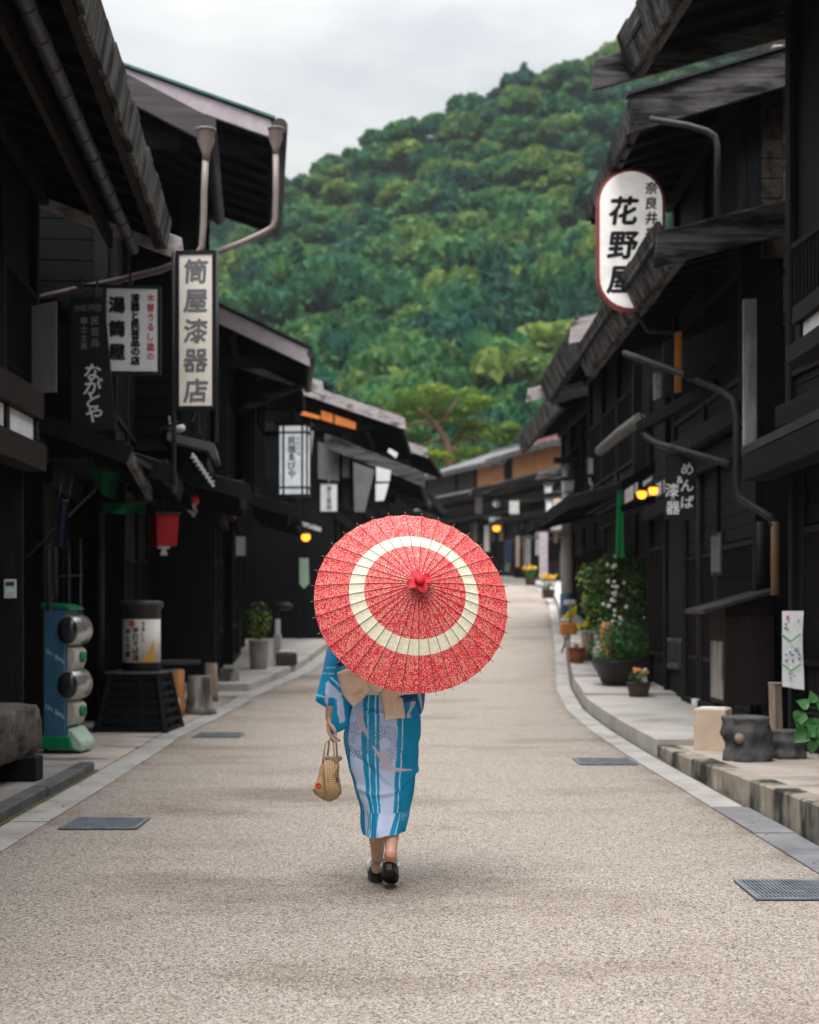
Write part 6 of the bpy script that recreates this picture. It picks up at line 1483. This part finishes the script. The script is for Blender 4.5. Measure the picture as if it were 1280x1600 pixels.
def inflate(name, mat, outline, y0, th, parent, nring=16, npt=120, ridge=None, colfn=None, tilt=None, smooth=1, flat=.5, yoff=None):
    """closed cushion of cloth from an outline: real thickness, rounded edges, folds"""
    P = np.array(outline, float); seg = np.roll(P, -1, 0)-P; L = np.hypot(seg[:, 0], seg[:, 1]); cum = np.concatenate([[0], np.cumsum(L)]); tot = cum[-1]
    t = np.linspace(0, tot, npt, endpoint=False); idx = np.clip(np.searchsorted(cum, t, 'right')-1, 0, len(P)-1)
    Q = P[idx]+seg[idx]*((t-cum[idx])/L[idx])[:, None]
    for _ in range(smooth): Q = .25*np.roll(Q, 1, 0)+.5*Q+.25*np.roll(Q, -1, 0)
    c = Q.mean(0); vs = []; xz = []
    ks = [1-(i/nring) for i in range(nring)]
    prof_ = lambda k: (1-k**2.6)**flat
    def yy(x, z, k, s): 
        y = y0+s*th/2*prof_(k)
        if ridge: y += ridge(x, z)*(1-k**3)*(1 if s < 0 else .3)
        if tilt: y += tilt[0]*(x-c[0])+tilt[1]*(z-c[1])
        if yoff: y += yoff(x, z)
        return y
    for s in (-1, 1):
        for k in ks:
            for q in Q:
                x, z = c+(q-c)*k; vs.append((x, yy(x, z, k, s), z)); xz.append((x, z))
        vs.append((c[0], yy(c[0], c[1], 0, s), c[1])); xz.append(tuple(c))
    n_ = npt; fs = []; blk = nring*n_+1
    for s in (0, 1):
        o_ = s*blk
        for i in range(nring-1):
            for j in range(n_):
                f = (o_+i*n_+j, o_+i*n_+(j+1) % n_, o_+(i+1)*n_+(j+1) % n_, o_+(i+1)*n_+j); fs.append(f if s else f[::-1])
        for j in range(n_): f = (o_+(nring-1)*n_+j, o_+(nring-1)*n_+(j+1) % n_, o_+nring*n_); fs.append(f if s else f[::-1])
    for j in range(n_): fs.append((j, (j+1) % n_, blk+(j+1) % n_, blk+j))
    me = bpy.data.meshes.new(name); me.from_pydata(vs, [], fs); me.materials.append(MATS[mat]); me.polygons.foreach_set('use_smooth', [True]*len(fs))
    if colfn:
        xz = np.array(xz); col = colfn(xz[:, 0], xz[:, 1]); ca = me.color_attributes.new('print', 'FLOAT_COLOR', 'POINT')
        ca.data.foreach_set('color', np.concatenate([col, np.ones((len(xz), 1))], 1).astype(np.float32).ravel())
    bm = bmesh.new(); bm.from_mesh(me); bmesh.ops.recalc_face_normals(bm, faces=bm.faces); bm.to_mesh(me); bm.free()
    o = bpy.data.objects.new(name, me); C.objects.link(o); o.parent = parent; return o
def fold(*ls):
    Ls = [(*K(*a), *K(*c), amp, wd) for a, c, amp, wd in ls]
    def f(x, z):
        d = 0
        for (x0, z0, x1, z1, amp, wd) in Ls:
            L = math.hypot(x1-x0, z1-z0); ux, uz = (x1-x0)/L, (z1-z0)/L; s = (x-x0)*ux+(z-z0)*uz; q = (x-x0)*uz-(z-z0)*ux
            d += amp*math.exp(-(q/wd)**2)*min(1, max(0, min(s, L-s)/(.3*L)+.35))
        return d
    return f
def sleeve_col(x, z):
    zx = ((x+PX)/SK+CX-470)*5.565; zy = ((CAM_H-z)/SK+HOR-980)*5.565
    c = np.tile(np.array(TEAL), (len(x), 1))
    c[(zy > 345) & (zy < 352) | (zy > 395) & (zy < 402) & (zx < 300)] = LINE
    c[(zx < 215+(380-zy)*.3) & (zy < 400)] = (.10, .24, .46)
    pol = lambda P: inpoly(np.array(P, float), zx, zy)
    c[pol([(225, 480), (262, 440), (330, 500), (372, 560), (345, 640), (300, 610), (250, 600), (235, 690), (215, 640)])] = LIGHT
    c[pol([(255, 425), (365, 540), (360, 575), (250, 470)])] = TEAL
    c[pol([(262, 438), (275, 428), (370, 520), (366, 535)])] = LINE
    c[pol([(320, 640), (372, 600), (390, 800), (345, 830), (325, 740)])] = LIGHT
    c[pol([(120, 575), (230, 600), (228, 612), (120, 587)])] = LINE
    c[(zx > 320) & (zy < 330) & (zx+zy > 560)] = NAVY
    return c
slv = [(265, 60), (225, 200), (190, 380), (158, 510), (125, 640), (180, 675), (250, 712), (300, 720), (318, 770), (285, 815), (262, 850), (252, 905), (258, 938), (300, 925), (380, 888), (420, 860), (430, 740), (455, 600), (470, 350), (440, 60)]
inflate('sleeve', 'yukata_cloth', [K(*p) for p in slv], -.055, .115, person, colfn=sleeve_col, smooth=1, nring=26, npt=260,
        ridge=fold(((260, 200), (230, 640), -.010, .014), ((330, 300), (300, 700), .010, .016), ((380, 500), (330, 830), -.010, .013), ((200, 560), (330, 690), -.007, .012), ((400, 600), (400, 860), -.008, .012)))
slr = [(860, 60), (900, 400), (950, 520), (985, 640), (1015, 760), (1040, 775), (1066, 735), (1078, 660), (1085, 560), (1075, 350), (1000, 60)]
def sleeve_col2(x, z):
    c = np.tile(np.array(TEAL2), (len(x), 1)); zx = ((x+PX)/SK+CX-470)*5.565; zy = ((CAM_H-z)/SK+HOR-980)*5.565
    c[(zx-zy*.2 > 905) & (zx-zy*.2 < 925)] = PINK; c[(zx > 1055)] = (.05, .17, .36); return c
inflate('sleeve', 'yukata_cloth', [K(*p) for p in slr], .03, .12, person, colfn=sleeve_col2, nring=18, npt=160, ridge=fold(((950, 350), (1040, 740), -.010, .012), ((1040, 400), (1060, 700), .008, .012)))
# obi band, bow, collar, hem trim
noise_mat('obi_cloth', [(.3, (.66, .53, .41)), (.7, (.80, .68, .54))], (14, 14, 14), 4, .8, .06)
m = MB(); n_ = 64
for k_, (za, zb_) in enumerate([(.965, 1.115)]):
    vs = []
    for z in (za, za+.01, (za+zb_)/2, zb_-.01, zb_):
        a = pr(z); g = .012 if z not in (za, zb_) else .004
        vs += [((a[1] if math.sin(t) < 0 else a[2])*math.sin(t)*(1+g*6), a[6]-((a[4] if math.cos(t) > 0 else a[3])+g)*math.cos(t), z) for t in [2*math.pi*j/n_ for j in range(n_)]]
    m.add(vs, [(i*n_+j, i*n_+(j+1) % n_, (i+1)*n_+(j+1) % n_, (i+1)*n_+j) for i in range(4) for j in range(n_)], True)
m.build('obi', 'obi_cloth', person)
inflate('bow_loop', 'obi_cloth', [K(*p) for p in [(330, 382), (410, 350), (500, 300), (600, 380), (655, 440), (640, 500), (600, 560), (470, 682), (420, 625), (372, 560), (350, 470)]], -.195, .055, person, ridge=fold(((640, 470), (420, 400), -.010, .010), ((640, 490), (450, 560), .010, .012), ((600, 480), (470, 640), -.007, .010), ((640, 470), (520, 330), .006, .010)), tilt=(.25, 0))
inflate('bow_loop', 'obi_cloth', [K(*p) for p in [(690, 440), (760, 380), (900, 330), (980, 420), (960, 555), (860, 585), (760, 540)]], -.19, .05, person, ridge=fold(((700, 470), (930, 430), -.008, .010), ((700, 490), (880, 560), .008, .012)), tilt=(-.25, 0))
inflate('bow_tail', 'obi_cloth', [K(*p) for p in [(690, 480), (800, 470), (850, 580), (890, 610), (912, 772), (820, 780), (735, 794), (712, 640)]], -.185, .028, person, ridge=fold(((760, 490), (790, 780), .007, .012), ((850, 590), (868, 770), -.009, .007), ((740, 560), (745, 780), -.004, .01)), smooth=0)
m = MB(); m.ball((*[K(665, 470)[0]], -.20, K(665, 470)[1]), .042, 14, (1.0, .7, 1.1)); m.build('bow_knot', 'obi_cloth', person)
m = MB(); m.tube([(.063*math.sin(t), .043-.056*math.cos(t), 1.312+.03*max(0, -math.cos(t))*-1) for t in np.linspace(0, 2*math.pi, 26)], .012, 8); m.build('collar', 'plaster_white', person)
# sandals
def sandal(loc, rot):
    o = empty('sandal', loc); o.rotation_euler = rot; o.parent = person
    def sole(z0, z1, s): return [(.042*s*math.copysign(abs(math.cos(t))**.75, math.cos(t)), .118*s*math.copysign(abs(math.sin(t))**.9, math.sin(t)), z) for z in (z0, z1) for t in np.linspace(0, 2*math.pi, 28, endpoint=False)]
    m = MB(); n_ = 28
    v = sole(0, .038, 1); m.add(v, [tuple(range(n_))[::-1], tuple(range(n_, 2*n_))]+[(j, (j+1) % n_, n_+(j+1) % n_, n_+j) for j in range(n_)]); m.build('sole', 'black_glaze', o, bevel=.004)
    m = MB(); v = sole(.0385, .044, .96); m.add(v, [tuple(range(n_))[::-1], tuple(range(n_, 2*n_))]+[(j, (j+1) % n_, n_+(j+1) % n_, n_+j) for j in range(n_)]); m.build('insole', 'board_black', o)
    m = MB()
    for s_ in (-1, 1): m.tube([(0, .065, .05), (s_*.022, .045, .09), (s_*.040, -.005, .085), (s_*.043, -.03, .046)], [.006, .008, .009, .008], 8)
    m.build('strap', 'sign_white', o)
    m = MB()
    for x in (-.012, .012): m.ball((x, -.05, -.001), .004, 6, (1, 1, .3))
    m.build('nails', 'chrome', o)
    return o
sandal((-.040, .215, .002), (0, 0, R(4)))
sandal((.037, -.045, .055), (R(-27), 0, R(-3)))

# ------------------------------------------------------------------ straw bag in the left hand
bo = empty('straw_bag', (PX-.262, PY-.045, .455), 0, 'small woven straw bag with a red flower, carried in the left hand', 'handbag')
def straw():
    m, t, b_ = newmat('straw'); v = coords(t, (1, 1, 1))
    w1 = nd(t, 'ShaderNodeTexWave', ins={'Scale': 34.0, 'Distortion': 1.4, 'Detail': 2, 'Detail Scale': 3}); w1.bands_direction = 'Z'; t.links.new(v, w1.inputs[0])
    w2 = nd(t, 'ShaderNodeTexWave', ins={'Scale': 40.0, 'Distortion': 1.5, 'Detail': 2}); w2.bands_direction = 'X'; t.links.new(v, w2.inputs[0])
    mm = nd(t, 'ShaderNodeMath', operation='MULTIPLY'); t.links.new(w1.outputs[0], mm.inputs[0]); t.links.new(w2.outputs[0], mm.inputs[1])
    c = ramp(t, [(0, (.30, .18, .08)), (.35, (.60, .40, .20)), (1, (.78, .58, .34))], mm.outputs[0]); t.links.new(c, b_.inputs['Base Color']); b_.inputs['Roughness'].default_value = .8
    bp = nd(t, 'ShaderNodeBump', ins={'Strength': .7, 'Distance': .003}); t.links.new(mm.outputs[0], bp.inputs['Height']); t.links.new(bp.outputs[0], b_.inputs['Normal'])
straw(); wood('straw_plain', (.36, .25, .12), (.60, .47, .29), 'z', .8)
bx, bz = bo.location.x-PX, bo.location.z
KB = lambda zx, zy: (K(zx, zy)[0]-bx, K(zx, zy)[1]-bz)
inflate('body', 'straw', [KB(*p) for p in [(190, 1165), (225, 1145), (300, 1155), (340, 1195), (330, 1280), (350, 1370), (360, 1440), (320, 1490), (250, 1522), (190, 1500), (120, 1455), (98, 1415), (120, 1365), (155, 1290), (165, 1215)]], 0, .13, bo, nring=16, npt=120, flat=.6,
        ridge=lambda x, z: -.020*math.exp(-((x-KB(225, 1300)[0]+(z-KB(225, 1300)[1])*.12)/.012)**2)*(1 if z > KB(0, 1420)[1] else .4)+.018*math.exp(-((x-KB(195, 1300)[0])/.014)**2))
hp = HAND_L-Vector((bx, -.045, bz))
for (xa, xb, yy) in ((195, 300, -.028), (225, 320, .03)):
    m = MB(); a, c = KB(xa, 1175), KB(xb, 1195)
    m.tube([(a[0], yy, a[1]), (a[0]+.012, yy*.6, a[1]+.10), (hp.x-.002, yy*.25, hp.z-.035), (hp.x+.012, yy*.2, hp.z-.022), (hp.x+.022, yy*.25, hp.z-.035), (c[0]-.008, yy*.6, c[1]+.11), (c[0], yy, c[1])], .0045, 8); m.build('handle', 'straw_plain', bo)
m = MB(); c = KB(160, 1368)
for i in range(6): a = i*1.047; m.ball((c[0]+.009*math.cos(a), -.052, c[1]+.009*math.sin(a)), .006, 8, (1, .6, 1))
m.build('flower', 'red_bright', bo)
m = MB(); c = KB(335, 1320)
for i in range(4): a = i*1.57; m.ball((c[0]+.006*math.cos(a)-.012, -.045, c[1]+.008*math.sin(a)), .005, 8, (1, .6, 1))
m.build('blue_flower', 'navy_cloth', bo)
m = MB()
for i in range(5): c = KB(235+i*25, 1140+(i % 2)*22); m.ball((c[0], .0, c[1]), .016, 10, (1, 1.2, .8))
m.build('scarf', 'log_wood', bo)

# ------------------------------------------------------------------ the parasol
nrm = Vector((.15, -.90, .405)).normalized()
rimc = at(643.5, 940, 6.80); RR, HH = .470, .205
po = bpy.data.objects.new('parasol', None); C.objects.link(po); po.location = rimc; po.rotation_euler = nrm.to_track_quat('Z', 'Y').to_euler(); po.empty_display_size = .2
tag(po, 'open red paper parasol with a cream ring and floral print, held over the shoulder', 'parasol')
def canopy_mat():
    m, t, b_ = newmat('parasol_paper'); tcn = nd(t, 'ShaderNodeTexCoord')
    sp = nd(t, 'ShaderNodeSeparateXYZ'); t.links.new(tcn.outputs['Object'], sp.inputs[0])
    cb = nd(t, 'ShaderNodeCombineXYZ'); t.links.new(sp.outputs[0], cb.inputs[0]); t.links.new(sp.outputs[1], cb.inputs[1])
    ln = nd(t, 'ShaderNodeVectorMath', operation='LENGTH'); t.links.new(cb.outputs[0], ln.inputs[0])
    v1 = nd(t, 'ShaderNodeTexVoronoi', ins={'Scale': 135.0, 'Randomness': .55}); t.links.new(cb.outputs[0], v1.inputs['Vector'])
    v2 = nd(t, 'ShaderNodeTexVoronoi', ins={'Scale': 300.0, 'Randomness': .9}); t.links.new(cb.outputs[0], v2.inputs['Vector'])
    f1 = ramp(t, [(.16, (0, 0, 0)), (.24, (1, 1, 1)), (.36, (1, 1, 1)), (.44, (0, 0, 0))], v1.outputs['Distance'])
    f2 = ramp(t, [(.22, (1, 1, 1)), (.34, (0, 0, 0))], v2.outputs['Distance'])
    mxm = nd(t, 'ShaderNodeMath', operation='MAXIMUM'); t.links.new(f1, mxm.inputs[0]); 
    ml = nd(t, 'ShaderNodeMath', operation='MULTIPLY'); ml.inputs[1].default_value = .95; t.links.new(f2, ml.inputs[0]); t.links.new(ml.outputs[0], mxm.inputs[1])
    nz_ = nd(t, 'ShaderNodeTexNoise', ins={'Scale': 16.0, 'Detail': 3}); t.links.new(cb.outputs[0], nz_.inputs[0])
    pt = ramp(t, [(.3, (.40, .40, .40)), (.6, (.72, .72, .72))], nz_.outputs[0]); m2 = nd(t, 'ShaderNodeMath', operation='MULTIPLY'); t.links.new(mxm.outputs[0], m2.inputs[0]); t.links.new(pt, m2.inputs[1])
    hu = ramp(t, [(.35, (.90, .68, .60)), (.65, (.90, .72, .52))], nz_.outputs[0])
    mx = nd(t, 'ShaderNodeMix', data_type='RGBA'); t.links.new(m2.outputs[0], mx.inputs[0]); mx.inputs[6].default_value = (.64, .012, .032, 1); t.links.new(hu, mx.inputs[7])
    wv = nd(t, 'ShaderNodeTexNoise', ins={'Scale': 60.0, 'Detail': 3}); t.links.new(cb.outputs[0], wv.inputs[0])
    cream = ramp(t, [(.3, (.68, .64, .48)), (.7, (.84, .81, .66))], wv.outputs[0])
    rg = ramp(t, [(0, (0, 0, 0)), (.512, (1, 1, 1)), (.662, (0, 0, 0))], None, 'CONSTANT') if False else None
    dv = nd(t, 'ShaderNodeMath', operation='DIVIDE'); dv.inputs[1].default_value = RR; t.links.new(ln.outputs['Value'], dv.inputs[0])
    rg = ramp(t, [(0, (0, 0, 0)), (.515, (1, 1, 1)), (.660, (0, 0, 0))], dv.outputs[0], 'CONSTANT')
    m3 = nd(t, 'ShaderNodeMix', data_type='RGBA'); t.links.new(rg, m3.inputs[0]); t.links.new(mx.outputs[2], m3.inputs[6]); t.links.new(cream, m3.inputs[7])
    t.links.new(m3.outputs[2], b_.inputs['Base Color']); b_.inputs['Roughness'].default_value = .55; b_.inputs['Specular IOR Level'].default_value = .35
    tr = nd(t, 'ShaderNodeBsdfTranslucent'); t.links.new(m3.outputs[2], tr.inputs[0]); ms = nd(t, 'ShaderNodeMixShader'); ms.inputs[0].default_value = .22
    o = t.nodes['Material Output']; t.links.new(b_.outputs[0], ms.inputs[1]); t.links.new(tr.outputs[0], ms.inputs[2]); t.links.new(ms.outputs[0], o.inputs[0])
canopy_mat()
NR, SUB, NRAD = 36, 8, 26
def cz(r, f):                       # height over the rim plane; f in -1..1 across a gore
    t = r/RR; return HH*(1-t)+.012*math.sin(math.pi*t)-.0065*t*(1-f*f)
vs = []
for i in range(NRAD+1):
    r = .012+(RR-.012)*i/NRAD
    for k in range(NR*SUB):
        a = 2*math.pi*k/(NR*SUB); f = ((k % SUB)/SUB)*2-1
        rr = r if i < NRAD else r*(1-.006*(1-f*f)); vs.append((rr*math.cos(a), rr*math.sin(a), cz(r, f)))
n_ = NR*SUB
fs = [(i*n_+k, i*n_+(k+1) % n_, (i+1)*n_+(k+1) % n_, (i+1)*n_+k) for i in range(NRAD) for k in range(n_)]
m = MB(); m.add(vs, fs, True); m.build('canopy', 'parasol_paper', po, fix=False)
wood('rib_wood', (.045, .018, .012), (.10, .045, .028), 'x', .6); wood('tip_wood', (.22, .13, .09), (.40, .27, .19), 'x', .6)
rib = None
for k in range(NR):
    if rib is None:
        m = MB(); P = [(r, 0, cz(r, 1)+.0008) for r in np.linspace(.03, RR+.004, 16)]; m.tube(P, [.0013]*15+[.0014], 6); rib = m.build('rib', 'rib_wood', po)
        m = MB(); m.tube([(RR+.0045, 0, cz(RR, 1)+.0006), (RR+.017, 0, cz(RR, 1)-.004)], .0017, 6); tip = m.build('rib_tip', 'tip_wood', rib)
    else:
        r2 = rib.copy(); C.objects.link(r2); r2.parent = po; r2.rotation_euler = (0, 0, 2*math.pi*k/NR); t2 = tip.copy(); C.objects.link(t2); t2.parent = r2
st_ = None
for k in range(NR):
    if st_ is None:
        m = MB(); m.tube([(.014, 0, -.03), (.235, 0, cz(.235, 1)-.006)], .0014, 5); st_ = m.build('stretcher', 'tip_wood', po)
    else: r2 = st_.copy(); C.objects.link(r2); r2.parent = po; r2.rotation_euler = (0, 0, 2*math.pi*k/NR)
m = MB(); m.tube([(0, 0, HH+.03), (0, 0, -.40)], .0075, 12); m.build('shaft', 'tip_wood', po)
m = MB(); m.tube([(0, 0, -.40), (0, 0, -.56)], .0105, 12); m.build('grip', 'rib_wood', po)
m = MB(); m.lathe([(.018, -.045), (.02, -.02), (.012, -.015)], 16); m.build('runner', 'rib_wood', po)
plain('cap_red', (.58, .012, .03), .6)
m = MB(); m.lathe([(.022, HH-.004), (.024, HH+.012), (.020, HH+.03), (.014, HH+.034)], 16)
hubcap = m.build('cap', 'cap_red', po)
for k in range(4):
    a = k*math.pi/2+.35; m = MB(); n2 = 10; vs = []; sc_ = 1.45
    for s_ in (0, 1):
        for i in range(n2+1):
            for j in range(7):
                u = i/n2; v = (j-3)/3; wdt = .017*sc_*(1-.10*u)*(1 if u < .85 else .8); r_ = .008+.034*u*sc_
                vs.append((r_*math.cos(a)-v*wdt*math.sin(a), r_*math.sin(a)+v*wdt*math.cos(a), HH+.032-.010*u*u-.006*v*v*(1-u)+.008*v*v*u-s_*.002))
    kk = (n2+1)*7; fs = [(i*7+j, i*7+j+1, (i+1)*7+j+1, (i+1)*7+j) for i in range(n2) for j in range(6)]; m.add(vs, fs+[tuple(x+kk for x in f[::-1]) for f in fs], True)
    m.build('petal', 'cap_red', hubcap)
m = MB(); m.lathe([(.024, HH+.033), (.023, HH+.047), (.015, HH+.052), (.002, HH+.053)], 14); m.build('finial', 'cap_red', hubcap)

# ------------------------------------------------------------------ thin valley air
hm = bpy.data.materials.new('valley_air'); hm.use_nodes = True; t = hm.node_tree; t.nodes.clear()
vo = t.nodes.new('ShaderNodeVolumePrincipled'); vo.inputs['Color'].default_value = (.80, .90, .98, 1); vo.inputs['Density'].default_value = .00017; vo.inputs['Anisotropy'].default_value = .2
oo = t.nodes.new('ShaderNodeOutputMaterial'); t.links.new(vo.outputs[0], oo.inputs['Volume'])
MATS['valley_air'] = hm
m = MB(); m.box((-330, -70, -1.5), (330, 910, 175)); hz_ = m.build('haze', 'valley_air'); hz_['kind'] = 'stuff'; tag(hz_, 'thin pale haze between the street and the wooded hillside', 'haze')
